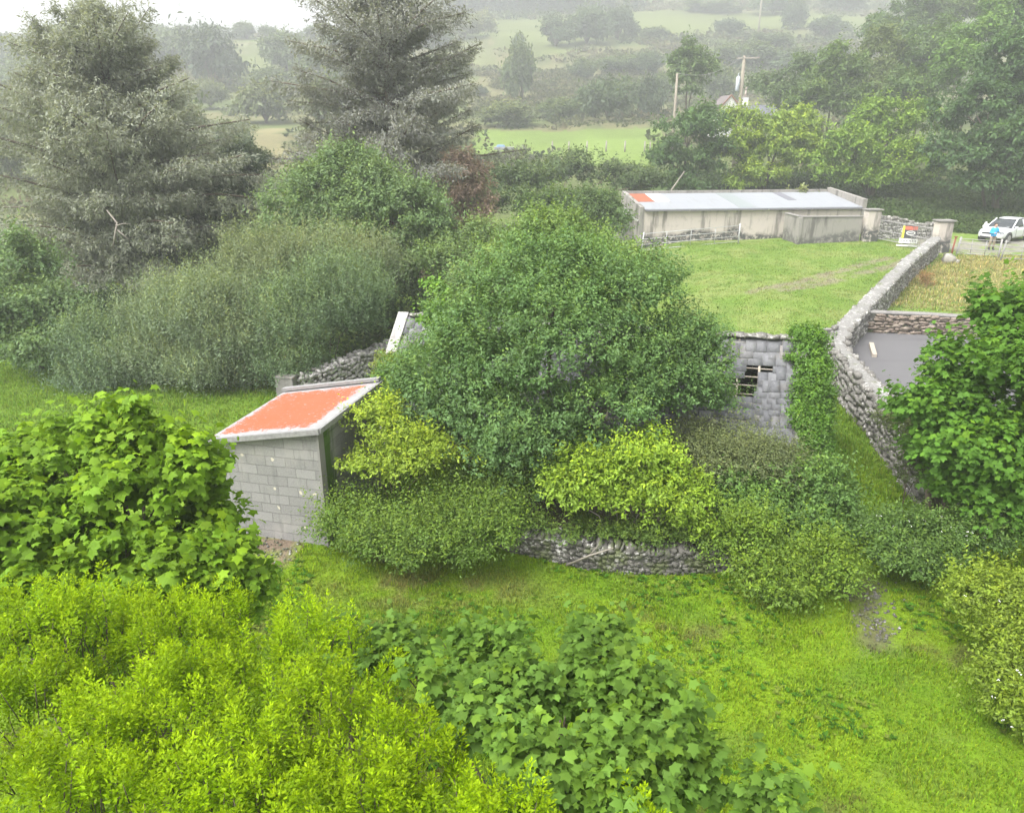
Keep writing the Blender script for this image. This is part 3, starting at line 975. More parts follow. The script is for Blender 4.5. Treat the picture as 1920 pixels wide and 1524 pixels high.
def rubble_wall(name, label, pts, h, w, mat, core, seed, sl=.30, sh=.17, base=None, both=True, cap=True, rough=1.0, sink=.25, hpts=None, cat='stone wall', coping=None, ragged=.06, flat=None, proud=.22):
    """pts: ground line of the wall's middle. A core with stones bedded in both faces and along the top."""
    rng = np.random.default_rng(seed)
    pts = [np.array(p, float) for p in pts]
    o = np.array((*pts[0][:2], g1(*pts[0][:2]) if base is None else base))
    root = thing(name, label, cat, tuple(o))
    core_b = MB(); PV, PF, PR = [], [], []
    L0 = 0; tot = sum(np.linalg.norm(b - a) for a, b in zip(pts, pts[1:]))
    def zb(p): return g1(*p) if base is None else base
    def hh(s): return h if hpts is None else float(np.interp(s / tot, [a for a, _ in hpts], [b for _, b in hpts]))
    def dirat(i):
        a = pts[max(i - 1, 0)]; b = pts[min(i + 1, len(pts) - 1)]
        d = (b - a) / np.linalg.norm(b - a); return d
    ring = []
    acc = 0
    for i, p in enumerate(pts):
        d = dirat(i); n = np.array((-d[1], d[0])); z = zb(p)
        if i: acc += np.linalg.norm(p - pts[i - 1])
        H = hh(acc)
        ring.append([(*(p + n * w * .48), z - sink), (*(p - n * w * .48), z - sink), (*(p - n * w * .45), z + H - .04), (*(p + n * w * .45), z + H - .04)])
    loc = lambda q: tuple(np.array(q) - o)
    for r0, r1 in zip(ring, ring[1:]):
        for a in range(4):
            c = (a + 1) % 4
            core_b.poly([loc(r0[a]), loc(r0[c]), loc(r1[c]), loc(r1[a])])
    core_b.poly([loc(q) for q in ring[0]]); core_b.poly([loc(q) for q in ring[-1][::-1]])
    core_b.build('core', core, root)
    pos, dr, sz = [], [], []
    acc = 0
    for a, b in zip(pts, pts[1:]):
        ln = np.linalg.norm(b - a); d = (b - a) / ln; n = np.array((-d[1], d[0]))
        for side in ((1, -1) if both else (-1,)):
            z = -.1
            H = hh(acc + ln / 2)
            while z < H - sh * .4:
                s = rng.uniform(0, sl)
                while s < ln:
                    l = sl * rng.uniform(.55, 1.5); q = a + d * (s + l / 2)
                    if s + l / 2 < ln + .1:
                        g = zb(q)
                        pos.append((*(q + n * side * w * .44 * (1 - .06 * z)), g + z + sh * .5 + rng.normal() * sh * .2 * rough)); dr.append((*d, 0))
                        sz.append((l * 1.02, proud * rng.uniform(.8, 1.3), sh * rng.uniform(.85, 1.25)))
                    s += l
                z += sh
        if cap:
            rows = max(1, int(round(w / .28)))
            for r in range(rows):
                s = 0
                off = ((r + .5) / rows - .5) * w * .95
                while s < ln:
                    l = sl * rng.uniform(.7, 1.5); q = a + d * (s + l / 2) + n * off
                    H = hh(acc + s)
                    pos.append((*q, zb(q) + H - .02 + rng.normal() * ragged * .5)); dr.append((*d, 0)); sz.append((l * 1.02, w / rows * rng.uniform(.9, 1.2), .16 * rng.uniform(.7, 1.3)))
                    s += l
        acc += ln
    if flat:
        fv, ff = [], []
        acc = 0
        for a, b in zip(pts, pts[1:]):
            ln = np.linalg.norm(b - a); d = (b - a) / ln; n = np.array((-d[1], d[0])); ns = max(2, int(ln / .12)); nw = 7
            s_, o_ = np.meshgrid(np.linspace(-.12, ln + .12, ns), np.linspace(-.53, .53, nw), indexing='ij')
            X = a[0] + d[0] * s_ + n[0] * o_ * w; Y = a[1] + d[1] * s_ + n[1] * o_ * w
            wob = (fbm(X * 3, Y * 3, o=3) - .5)
            X = X + n[0] * wob * .10 * np.sign(o_) * (np.abs(o_) > .4); Y = Y + n[1] * wob * .10 * np.sign(o_) * (np.abs(o_) > .4)
            Z = gz(X * 0 + (a[0] + d[0] * s_), Y * 0 + (a[1] + d[1] * s_)) + hh(acc + ln / 2) + (fbm(X * 2.2, Y * 2.2, o=3) - .5) * .13 - np.where(np.abs(o_) > .5, .12, 0) + .03
            base_i = sum(len(q) for q in fv)
            fv.append(np.stack([X, Y, Z], -1).reshape(-1, 3)); i, j = np.meshgrid(np.arange(ns - 1), np.arange(nw - 1), indexing='ij'); i0 = (i * nw + j).ravel() + base_i
            ff.append(np.stack([i0, i0 + nw, i0 + nw + 1, i0 + 1], 1)); acc += ln
        fv = np.concatenate(fv); ff = np.concatenate(ff)
        link('coping', quads('coping', fv - o, ff, flat, {'rnd': np.full(len(ff), .5)}, smooth=True), root)
    v, f, r = rocks(rng, np.array(pos), np.array(dr), np.array(sz), .10 * rough)
    link('stones', quads('stones', v - o, f, mat, {'rnd': r}, smooth=True), root)
    return root

# ------------------------------------------------------------------ grass blades (uncountable)
def grass(name, X0, X1, Y0, Y1, dens, h, seed, keepf=None, tone=None, w=.012, lean=.55):
    rng = np.random.default_rng(seed)
    n = int((X1 - X0) * (Y1 - Y0) * dens)
    x = rng.uniform(X0, X1, n); y = rng.uniform(Y0, Y1, n)
    k = np.ones(n, bool)
    # only where the lens, or one a step aside, could see it
    z0 = gz(x, y); u = x / depth(x, y, z0)
    k &= (np.abs(u) < .74)
    if keepf is not None: k &= keepf(x, y)
    x, y, z0 = x[k], y[k], z0[k]; n = len(x)
    c = groundcolor(x, y) if tone is None else tone(x, y, rng)
    lum = fbm(x * 2.2 + 8, y * 2.2, o=3)
    hh = h * rng.uniform(.4, 1.15, n) * (.65 + .6 * ss((lum - .3) / .4))
    a = rng.uniform(0, 2 * pi, n); ww = w * rng.uniform(.7, 1.5, n)
    dx, dy = np.cos(a), np.sin(a); ln = rng.uniform(.1, 1, n) * lean
    b = np.stack([x, y, z0 - .01], 1)
    s = np.stack([-dy * ww, dx * ww, np.zeros(n)], 1)
    m = b + np.stack([dx * hh * ln * .3, dy * hh * ln * .3, hh * .6], 1)
    t = b + np.stack([dx * hh * ln, dy * hh * ln, hh * (1 - .35 * ln)], 1)
    V = np.stack([b - s, b + s, m + s * .8, m - s * .8, t + s * .12, t - s * .12], 1).reshape(-1, 3)
    i = np.arange(n) * 6
    F = np.concatenate([np.stack([i, i + 1, i + 2, i + 3], 1), np.stack([i + 3, i + 2, i + 4, i + 5], 1)])
    c = c * 1.22 * rng.uniform(.7, 1.35, (n, 1)) * np.c_[rng.uniform(.85, 1.25, n), np.ones(n), rng.uniform(.7, 1.3, n)]
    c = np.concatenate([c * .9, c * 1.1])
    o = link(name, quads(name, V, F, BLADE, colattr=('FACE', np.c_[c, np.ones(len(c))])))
    tag(o, kind='stuff')
    return o
#@@PART3
# ================================================================== block shed with the orange roof
def polyprism_y(m, pts, y0, y1):
    """outline in x,z extruded along y"""
    m.prism([(x, y0, z) for x, z in pts], [(x, y1, z) for x, z in pts])

SH_A = R(-13.3)
sx, sy = -6.23, 14.56
shed = thing('block_shed', 'small grey concrete block shed with a flaking orange lean-to roof', 'shed', (sx, sy, g1(sx, sy)), SH_A)
m = MB(); polyprism_y(m, [(0, -.3), (2.34, -.3), (2.34, 2.62), (0, 2.20)], 0, 2.95)
m.build('wall', BLOCK, shed)
m = MB(); polyprism_y(m, [(-.10, 2.215), (2.44, 2.67), (2.44, 2.75), (-.10, 2.295)], -.10, 3.06)
m.build('roof', ORANGE, shed)
m = MB()
for (a, b) in (((-.12, -.135, 2.235), (2.46, -.135, 2.692)), ((2.475, -.12, 2.70), (2.475, 3.08, 2.70))):
    m.bar(a, b, .05, .11)
m.bar((-.12, 3.0, 2.36), (2.46, 3.0, 2.82), .16, .07)
m.build('verge', plain('grey_verge', (.20, .197, .195), .9, var=.5, scale=14), shed)
m = MB(); m.box((2.365, .06, 1.2), (.045, .22, 2.8))
m.build('corner_post', CONCRETE, shed)

# ================================================================== slate roofed ruin
RU_A = math.atan2(-2.8, 10.8)
rx0, ry0 = -3.3, 21.3
RUB = g1(rx0, ry0)
ruin = thing('stone_outhouse', 'derelict stone outhouse under a broken grey slate roof behind the big bush', 'outhouse', (rx0, ry0, RUB), RU_A)
RL, RH, EH, HS = 11.25, 3.38 - RUB, 1.5, 2.2
def to_ruin(px, py):
    d = np.array(ray(px, py)); o = np.array((0 - rx0, 0 - ry0, CAM_H - RUB))
    c, s = cos(-RU_A), sin(-RU_A)
    rot = lambda v: np.array((v[0] * c - v[1] * s, v[0] * s + v[1] * c, v[2]))
    d, o = rot(d), rot(o)
    # roof plane z = RH + y*(RH-EH)/HS for y<0
    k = (RH - EH) / HS
    t = (RH + k * o[1] - o[2]) / (d[2] - k * d[1])
    p = o + d * t
    return p[0], -p[1] / HS                    # along the ridge, 0 ridge .. 1 eave
m = MB()
m.box((RL / 2, -HS + .28, EH / 2 - .2), (RL, .5, EH + .35)); m.box((RL / 2, HS - .28, EH / 2 - .2), (RL, .5, EH + .35))
for x in (.2, RL - .2):
    q = [(-HS + .02, -.4), (HS - .02, -.4), (HS - .02, EH - .02), (0, RH - .03), (-HS + .02, EH - .02)]
    m.prism([(x - .22, y, z) for y, z in q], [(x + .22, y, z) for y, z in q])
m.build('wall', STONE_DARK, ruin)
m = MB(); m.box((RL / 2, 0, .02), (RL - .9, 2 * HS - 1.1, .04)); m.build('dark_void_floor', DARKVOID, ruin)  # near-black floor colour stands in for the unlit void under the roof
# slates laid course by course
rng = np.random.default_rng(5)
SL = math.hypot(HS, RH - EH) + .12
slope = math.atan2(RH - EH, HS)
holes = []
for q in ([(1390, 687), (1444, 687), (1444, 712), (1388, 714)], [(1350, 704), (1402, 704), (1416, 722), (1416, 748), (1350, 752)]):
    holes.append([to_ruin(*p) for p in q])
pos, dd, nn, sz = [], [], [], []
s = 0.0
for side in (-1, 1):
    s = .27; row = 0
    while s < SL:
        ex = .205 if s < 1.3 else .165
        x = .42 - rng.uniform(0, .3)
        while x < RL - .2:
            w = rng.uniform(.24, .46) if s < 1.3 else rng.uniform(.18, .32)
            cx = x + w / 2; f = (s + ex / 2) / SL * 1.03
            skip = False
            if side < 0:
                for hp in holes:
                    if inpoly(np.array([cx]), np.array([f]), hp)[0] or inpoly(np.array([cx - w * .3]), np.array([f]), hp)[0]: skip = True
            if rng.random() < .012: skip = True
            if not skip and .3 < cx < RL - .12:
                sag = -.05 * sin(pi * x / RL) - .02 * sin(x * 2.1)
                y = side * cos(slope) * (s - ex * .05); z = RH - sin(slope) * (s - ex * .05) + .035 + sag + rng.normal() * .004
                pos.append((cx, y, z)); dd.append((1, rng.normal() * .012, rng.normal() * .01))
                tl = slope - .032
                nn.append((rng.normal() * .006, side * sin(tl), cos(tl))); sz.append((w - .004, ex * 2.1, .009 if rng.random() < .9 else .018))
            x += w
        s += ex; row += 1
BOXT = (np.array([(i * .5, j * .5, k * .5) for i in (-1, 1) for j in (-1, 1) for k in (-1, 1)], float),
        np.array([(0, 1, 3, 2), (4, 6, 7, 5), (0, 4, 5, 1), (2, 3, 7, 6), (0, 2, 6, 4), (1, 5, 7, 3)]))
v, f = stamp(BOXT, np.array(pos), np.array(dd, float), np.array(nn, float), np.array(sz))
roof = link('roof', quads('roof', v, f, SLATE, {'rnd': np.repeat(rng.random(len(pos)) ** 1.2, 6)}), ruin)
m = MB()
x = .7
while x < RL - .4:
    for side in (-1, 1): m.bar((x, side * .02, RH - .09), (x, side * HS * .97, EH - .02), .05, .10)
    x += .52
for side in (-1, 1):
    for k in range(11):
        q = (k + .7) / 11.3
        m.bar((.4, side * HS * q, RH - (RH - EH) * q - .02), (RL - .4, side * HS * q, RH - (RH - EH) * q - .02), .03, .02)
m.build('rafters', RAFTER, roof)
n = int(RL / .3)
xs = np.linspace(.5, RL - .3, n)
v, f, r = rocks(rng, np.stack([xs, rng.normal(size=n) * .02, np.full(n, RH + .03)], 1), np.tile((1., 0, 0), (n, 1)), np.stack([np.full(n, .33), np.full(n, .30), rng.uniform(.07, .11, n)], 1), .05)
link('ridge', quads('ridge', v, f, STONE, {'rnd': r}, smooth=True), roof)
COPE = rendermat('pale_coping', (.36, .35, .335), (.16, .15, .145), .5)
for x in (.16, RL - .16):
    m = MB()
    q = [(-HS - .06, EH + .05), (0, RH + .10), (HS + .06, EH + .05), (HS + .06, EH - .08), (0, RH - .03), (-HS - .06, EH - .08)]
    m.prism([(x - .16, y, z) for y, z in q], [(x + .16, y, z) for y, z in q])
    m.build('coping', COPE, ruin, bevel=.015)

# ================================================================== rubble walls about the ruin
wpts = [hit(*p)[:2] for p in [(905, 1018), (960, 1040), (1040, 1060), (1120, 1074), (1200, 1081), (1280, 1081), (1360, 1074), (1430, 1062)]]
wpts = [(x, y + .25) for x, y in wpts]
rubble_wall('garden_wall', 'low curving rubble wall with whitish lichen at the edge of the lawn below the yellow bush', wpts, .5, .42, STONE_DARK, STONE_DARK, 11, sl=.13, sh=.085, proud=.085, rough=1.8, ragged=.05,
            hpts=[(0, .45), (.35, .55), (.8, .48), (1, .35)])
# earth held up behind that wall
bp = [(x, y + .2) for x, y in wpts]
m = MB()
n = len(bp)
rows_ = []
for k, (dy, dz) in enumerate(((.0, .36), (.8, .34), (2.0, .2), (3.2, -.1))):
    rows_.append([(x + .05 * k, y + dy, g1(x, y) + dz) for x, y in bp])
for r0, r1 in zip(rows_, rows_[1:]):
    for a in range(n - 1): m.poly([r0[a], r0[a + 1], r1[a + 1], r1[a]])
for e in (0, n - 1):
    m.poly([(bp[e][0], bp[e][1], -.2)] + [r[e] for r in rows_] + [(rows_[-1][e][0], rows_[-1][e][1], -.2)])
tag(m.build('earth_bank', plain('leaf_litter', (.075, .062, .040), .95, .1, var=.6, scale=9), None, True), kind='structure')
# a dead branch leaning over the wall
t = thing('dead_branch', 'thin grey dead branch leaning on the low curving rubble wall', 'branch', hit(1062, 1064))
b0_ = np.array(t.location); e0 = np.array(at(1150, 1027, 12.6)) - b0_
m = MB(); m.tube([(0, 0, .03), e0 * .5 + np.array((0, 0, .04)), e0], [.03, .024, .012], 6); m.tube([e0 * .45, e0 * .62 + np.array((.05, 0, .22))], [.015, .006], 5)
m.build('stem', BARK_PALE, t, True)

wp2 = [hit(*p)[:2] for p in [(556, 742), (600, 733), (655, 716), (712, 694), (760, 680)]]
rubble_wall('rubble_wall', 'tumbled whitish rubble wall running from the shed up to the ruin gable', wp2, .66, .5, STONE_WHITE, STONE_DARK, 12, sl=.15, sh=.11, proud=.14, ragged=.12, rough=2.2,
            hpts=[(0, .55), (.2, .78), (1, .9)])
x, y, z = hit(540, 745)
t = thing('concrete_pier', 'short grey concrete pier at the end of the tumbled rubble wall', 'pier', (x, y, z), R(-10))
m = MB(); m.box((0, 0, .28), (.62, .35, .85)); m.build('block', CONCRETE, t, bevel=.02)
m = MB(); m.box((0, 0, .73), (.66, .39, .05)); m.build('cap', CONCRETE, t, bevel=.01)

# the long lichened wall from the gate pier down past the tarmac yard
LW = [at(px, py, Y)[:2] for px, py, Y in [(1748, 478, 47.8), (1700, 510, 41.2), (1655, 548, 35.0), (1612, 590, 30.2), (1580, 622, 27.4)]]
LWb = [at(px, py, Y)[:2] for px, py, Y in [(1580, 622, 27.4), (1572, 645, 25.4), (1610, 690, 22.6), (1660, 742, 20.2), (1705, 800, 18.0), (1760, 870, 16.0)]]
rubble_wall('field_wall', 'long straight lichened stone wall dividing the green field from the straw coloured grass', LW, 1.12, .64, STONE, STONE_DARK, 13, sl=.26, sh=.15, proud=.14, cap=False, flat=STONE_TOP)
rubble_wall('curved_wall', 'white spotted rubble wall curving round the near corner of the tarmac yard', LWb, 1.12, .64, STONE_SPOT, STONE_DARK, 14, sl=.26, sh=.16, rough=1.8, proud=.18, cap=False, flat=STONE_TOP)
CW = [at(px, py, Y)[:2] for px, py, Y in [(1626, 578, 30.4), (1740, 582, 30.0), (1870, 592, 29.4), (1990, 602, 28.9)]]
rubble_wall('cross_wall', 'brown stone wall with a flat pale top along the back of the tarmac yard', CW, .92, .42, STONE_BROWN, STONE_DARK, 15, sl=.34, sh=.11, cap=False)
cwo = bpy.data.objects['cross_wall']
m = MB()
for a, b in zip(CW, CW[1:]):
    za = g1(*a) + .93; zb2 = g1(*b) + .93
    m.bar((a[0] - cwo.location.x, a[1] - cwo.location.y, za - cwo.location.z), (b[0] - cwo.location.x, b[1] - cwo.location.y, zb2 - cwo.location.z), .46, .07)
m.build('coping', CONCRETE, cwo, bevel=.015)
# tarmac
ym = MB()
yp = [np.array(p) for p in (LW[3], LW[4], LWb[1], LWb[2], LWb[3], LWb[4], LWb[5])]
poly = [(p[0] + .15, p[1] + (.1 if i < 2 else .0)) for i, p in enumerate(yp)] + [(20, 13.5), (27, 15), (CW[3][0], CW[3][1] - .1), (CW[1][0], CW[1][1] - .05)]
YZ = max(g1(*p) for p in poly) 
YZ = .60
ym.prism([(x, y, YZ - .6) for x, y in poly][::1], [(x, y, YZ) for x, y in poly])
tag(ym.build('tarmac_yard', TARMAC), kind='structure')
t = thing('timber_beam', 'pale timber beam lying at the foot of the stone wall in the tarmac yard', 'beam', (at(1612, 632, 27.5)[0] + .35, 27.2, YZ))
m = MB(); m.bar((-.2, -.75, .06), (.35, .75, .10), .16, .12); m.build('plank', RAFTER, t)

x, y, _ = at(1533, 618, 27.8)
t = thing('concrete_wall', 'low grey concrete wall between the slate roof and the lichened stone wall', 'wall', (x, y, g1(x, y)), R(-4))
m = MB(); m.box((0, 0, .42), (1.35, .22, 1.3)); m.build('panel', CONCRETE, t, bevel=.015)
m = MB(); m.box((0, 0, 1.09), (1.39, .26, .05)); m.build('cap', CONCRETE, t)
x, y, _ = at(1334, 612, 28.6)
t = thing('concrete_post', 'short grey concrete post above the left end of the broken slate roof', 'post', (x, y, g1(x, y)))
m = MB(); m.box((0, 0, .35), (.24, .2, 1.2), top=.85); m.build('shaft', CONCRETE, t, bevel=.015)
m = MB(); m.box((0, 0, .97), (.2, .16, .05), top=.5); m.build('weathered_top', CONCRETE, t)

# ================================================================== the long pale shed
fx, fy, _ = at(1196, 476, 55.4)
WB = g1(fx, fy)
WS_A = R(7.1)
ws = thing('long_shed', 'long low shed with pale stained render and a silvery metal roof', 'shed', (fx, fy, WB), WS_A)
WL, WD, WH, WR = 17.0, 5.2, 2.72, 3.42
m = MB()
m.prism([(0, 0, -.4), (WL, 0, -.4), (WL, WD, -.4), (0, WD, -.4)], [(0, 0, WH), (WL, 0, WH), (WL, WD, WR - .05), (0, WD, WR - .05)])
m.build('wall', RENDER_PALE, ws)
def rz_(y): return WH + (WR - WH) * y / WD
m = MB()
m.prism([(.30, -.16, rz_(-.16) + .02), (WL - .02, -.16, rz_(-.16) + .02), (WL - .02, WD - .1, rz_(WD - .1) + .02), (.30, WD - .1, rz_(WD - .1) + .02)],
        [(.30, -.16, rz_(-.16) + .09), (WL - .02, -.16, rz_(-.16) + .09), (WL - .02, WD - .1, rz_(WD - .1) + .09), (.30, WD - .1, rz_(WD - .1) + .09)])
rf = m.build('roof', GALV, ws)
def sheet(nm, mat, x0, x1, y0, y1, up=.10):
    m = MB(); m.prism([(x0, y0, rz_(y0) + up - .012), (x1, y0, rz_(y0) + up - .012), (x1, y1, rz_(y1) + up - .012), (x0, y1, rz_(y1) + up - .012)],
                      [(x0, y0, rz_(y0) + up + .006), (x1, y0, rz_(y0) + up + .006), (x1, y1, rz_(y1) + up + .006), (x0, y1, rz_(y1) + up + .006)])
    o = m.build(nm, mat, rf); return o
sheet('roof_sheet', RUST_SHEET, .45, 1.75, 2.2, WD - .2)
sheet('roof_sheet', WHITE_SHEET, 1.78, 2.9, 2.3, WD - .2)
sheet('roof_sheet', GREEN_SHEET, 7.5, 8.75, .1, WD - .2)
sheet('roof_sheet', DARK_SHEET, 12.25, 12.95, 2.2, WD - .2)
m = MB()
for x0, x1 in ((.35, 3.6), (3.7, 9.6), (9.7, 13.0), (13.1, WL - .05)):
    m.box(((x0 + x1) / 2, -.19, WH - .03), (x1 - x0, .12, .10))
m.build('gutter', GUTTER, ws)
m = MB()
m.prism([(-.02, -.05, -.4), (.28, -.05, -.4), (.28, WD + .05, -.4), (-.02, WD + .05, -.4)], [(-.02, -.05, WH + .22), (.28, -.05, WH + .22), (.28, WD + .05, WR + .28), (-.02, WD + .05, WR + .28)])
m.prism([(WL, -.12, -.4), (WL + .32, -.12, -.4), (WL + .32, WD + .05, -.4), (WL, WD + .05, -.4)], [(WL, -.12, WH + .62), (WL + .32, -.12, WH + .62), (WL + .32, WD + .05, WR + .42), (WL, WD + .05, WR + .42)])
m.box((WL / 2 + .15, WD + .02, WR / 2 + .02), (WL - .36, .22, WR + .5))
m.build('parapet', RENDER_WORN, ws)
m = MB(); m.prism([(-1.1, 1.5, -.4), (-.04, 1.5, -.4), (-.04, 4.2, -.4), (-1.1, 4.2, -.4)], [(-1.1, 1.5, 2.1), (-.04, 1.5, 2.35), (-.04, 4.2, 2.6), (-1.1, 4.2, 2.3)])
m.build('lean_to', CONCRETE, ws)
m = MB(); m.bar((-.1, .3, 1.95), (-.55, .1, 2.2), .22, .12); m.build('floodlight', WHITE_SHEET, ws)

# yard wall in front of it
x, y, _ = at(1493, 480, 53.6)
t = thing('yard_wall', 'stained grey rendered wall standing in front of the long pale shed', 'wall', (x, y, g1(x, y)), R(3))
m = MB(); m.box((2.2, .12, .78), (4.4, .26, 2.1)); m.box((-.02, 1.2, .8), (.26, 2.6, 2.1)); m.build('panel', RENDER_WORN, t, bevel=.02)
m = MB(); m.box((2.2, .12, 1.87), (4.5, .36, .08)); m.box((-.02, 1.3, 1.89), (.36, 2.4, .08)); m.build('coping', CONCRETE, t, bevel=.015)
# gate piers
GP1 = (at(1624, 478, 53.9)[0], 53.9); GP2 = (at(1759, 478, 48.9)[0], 48.9)
for (px_, py_), hgt, wd, lab in ((GP1, 2.12, .95, 'pale rendered gate pier beside the grey yard wall'), (GP2, 1.95, .92, 'stained gate pier with a flat cap at the far end of the lichened wall')):
    t = thing('gate_pier', lab, 'gate pier', (px_, py_, g1(px_, py_)), R(3))
    m = MB(); m.box((0, 0, hgt / 2 - .2), (wd, .7, hgt + .3)); m.build('shaft', RENDER_PALE, t, bevel=.03)
    m = MB(); m.box((0, 0, hgt + .04), (wd + .18, .88, .1)); m.build('cap', CONCRETE, t, bevel=.02)
# gate of thin upright rods hung between the piers
ga = np.array((GP1[0] + .5, GP1[1])); gb = np.array((GP2[0] - .45, GP2[1] + .3))
gl = np.linalg.norm(gb - ga); gang = math.atan2(*(gb - ga)[::-1])
gate = thing('rod_gate', 'wide thin metal gate of upright rods between the two gate piers', 'gate', (*ga, g1(*ga)), gang)
m = MB()
dzg = g1(*gb) - g1(*ga)
for z in (.18, .75, 1.45):
    m.bar((0, 0, z), (gl, 0, z + dzg), .05)
for x in (0, gl / 2, gl): m.bar((x, 0, .12 + dzg * x / gl), (x, 0, 1.5 + dzg * x / gl), .06)
m.build('frame', STEEL_OLD, gate)
m = MB()
for k in range(1, 34): x = gl * k / 34; m.bar((x, .03, .18 + dzg * x / gl), (x, .03, 1.55 + dzg * x / gl), .018)
m.build('rods', STEEL_OLD, gate)
# signs tied to the gate
sg = ga + (gb - ga) * .60
def seat_sign(name, lab, off, z):
    t = thing(name, lab, 'sign', (sg[0] + off * cos(gang), sg[1] + off * sin(gang) - .10, g1(*sg) + z), gang * .35)
    t.scale = (.86, .86, .86)
    return t
s1 = seat_sign('warning_sign', 'square sign with a red band, yellow edge and dark panel tied to the rod gate', .0, .72)
m = MB(); m.box((0, 0, .33), (.96, .03, .92)); m.build('backing', plain('sign_dark', (.06, .06, .07), .6), s1)
m = MB(); m.box((.06, -.022, .64), (.84, .012, .27)); m.build('red_band', plain('sign_red', (.55, .13, .09), .6), s1)
m = MB(); m.box((-.46, -.024, .33), (.16, .014, .92)); m.build('yellow_edge', plain('sign_yellow', (.62, .55, .06), .6), s1)
m = MB(); 
el = [(.06 + .32 * cos(a), .27 + .17 * sin(a)) for a in np.linspace(0, 2 * pi, 25)[:-1]]; ei = [(.06 + .24 * cos(a), .27 + .11 * sin(a)) for a in np.linspace(0, 2 * pi, 25)[:-1]]
for k in range(24):
    j = (k + 1) % 24
    m.poly([(el[k][0], -.026, el[k][1]), (el[j][0], -.026, el[j][1]), (ei[j][0], -.026, ei[j][1]), (ei[k][0], -.026, ei[k][1])])
m.box((.06, -.024, .27), (.34, .012, .05))
m.build('white_oval', WHITE_SHEET, s1)
s2 = seat_sign('notice_board', 'long white notice board with dark lettering below the square sign on the gate', -.02, .30)
m = MB(); m.box((0, 0, .14), (1.32, .03, .34)); m.build('board', WHITE_SHEET, s2)
SGREY = plain('sign_grey', (.26, .26, .28), .6)
for k in range(6):
    m = MB(); m.box((-.5 + k * .2, -.02, .16), (.11, .012, .12)); m.build('letter', SGREY, s2)
s3 = seat_sign('lower_board', 'narrow plain white board lowest on the gate', -.1, .02)
m = MB(); m.box((0, 0, .1), (1.45, .03, .13)); m.build('board', WHITE_SHEET, s3)
m = MB(); m.box((0, .03, .1), (1.4, .03, .05)); m.build('batten', TIMBER, s3)
# low wall falling away behind the gate
LWG = [(GP1[0] + .2, GP1[1] + 1.2), (GP1[0] + 2.2, GP1[1] + 1.0), (GP1[0] + 4.6, GP1[1] + .2)]
rubble_wall('ruined_wall', 'low dark topped stone wall seen through the rod gate', LWG, 1.5, .45, STONE, STONE_DARK, 16, sl=.3, sh=.2, hpts=[(0, 1.65), (.5, 1.35), (1, .7)])

# field gates of tubular steel
def tube_gate(lab, a, b, h, rails, ups, mat=STEEL, posts=True, cat='field gate', name='field_gate'):
    a = np.array(a); b = np.array(b); ln = np.linalg.norm(b - a); an = math.atan2(*(b - a)[::-1])
    t = thing(name, lab, cat, (*a, g1(*a)), an); dz = g1(*b) - g1(*a)
    m = MB()
    for k in range(rails):
        z = .16 + (h - .16) * k / (rails - 1); m.tube([(0, 0, z), (ln, 0, z + dz)], [.021, .021], 6)
    m.build('rails', mat, t, True)
    for k in range(ups):
        x = ln * k / (ups - 1)
        m = MB(); e = posts and k in (0, ups - 1)
        m.tube([(x, .03, (-.2 if e else .12) + dz * x / ln), (x + (.12 if e and k == 0 else 0), .03, h + (.12 if e else 0) + dz * x / ln)], [.055 if e else .025] * 2, 7)
        m.build('post' if e else 'upright', mat, t, True)
    return t
tube_gate('long grey tubular gate set against the stained front of the pale shed', at(1202, 482, 53.6)[:2], at(1382, 480, 54.4)[:2], 1.28, 4, 5)
tube_gate('grey tubular gate half hidden by the green bush left of the pale shed', at(1118, 486, 52.2)[:2], at(1198, 486, 53.0)[:2], 1.15, 4, 4, STEEL_OLD)
tube_gate('rusty thin rail gate right of the stained gate pier', at(1792, 478, 47.6)[:2], at(1872, 482, 46.2)[:2], 1.05, 4, 4, STEEL_OLD)
tube_gate('pale tubular field gate at the right edge in front of the white car', at(1876, 486, 45.6)[:2], at(1990, 492, 44.6)[:2], 1.1, 5, 4, plain('pale_steel', (.24, .235, .225), .6))
x, y, _ = at(1783, 478, 47.5)
t = thing('rusty_post', 'leaning rust red iron post right of the stained gate pier', 'post', (x, y, g1(x, y)))
m = MB(); m.tube([(0, 0, -.2), (.1, 0, 1.2)], [.06, .055], 6); m.build('shaft', RUST, t, True)
m = MB(); m.box((.1, 0, 1.2), (.16, .14, .06)); m.build('cap', RUST, t)
x, y, z = hit(1778, 494)
t = thing('pale_boulder', 'pale boulder in the dry grass below the stained gate pier', 'boulder', (x, y, z))
rngb = np.random.default_rng(3)
v, f, r = rocks(rngb, np.array([(0, 0, .2), (.35, -.1, .1)]), np.array([(1., 0, 0), (.8, .4, 0)]), np.array([(.7, .55, .6), (.4, .4, .3)]), .2)
link('stone', quads('stone', v, f, plain('pale_rock', (.28, .265, .23), .9), smooth=True), t)

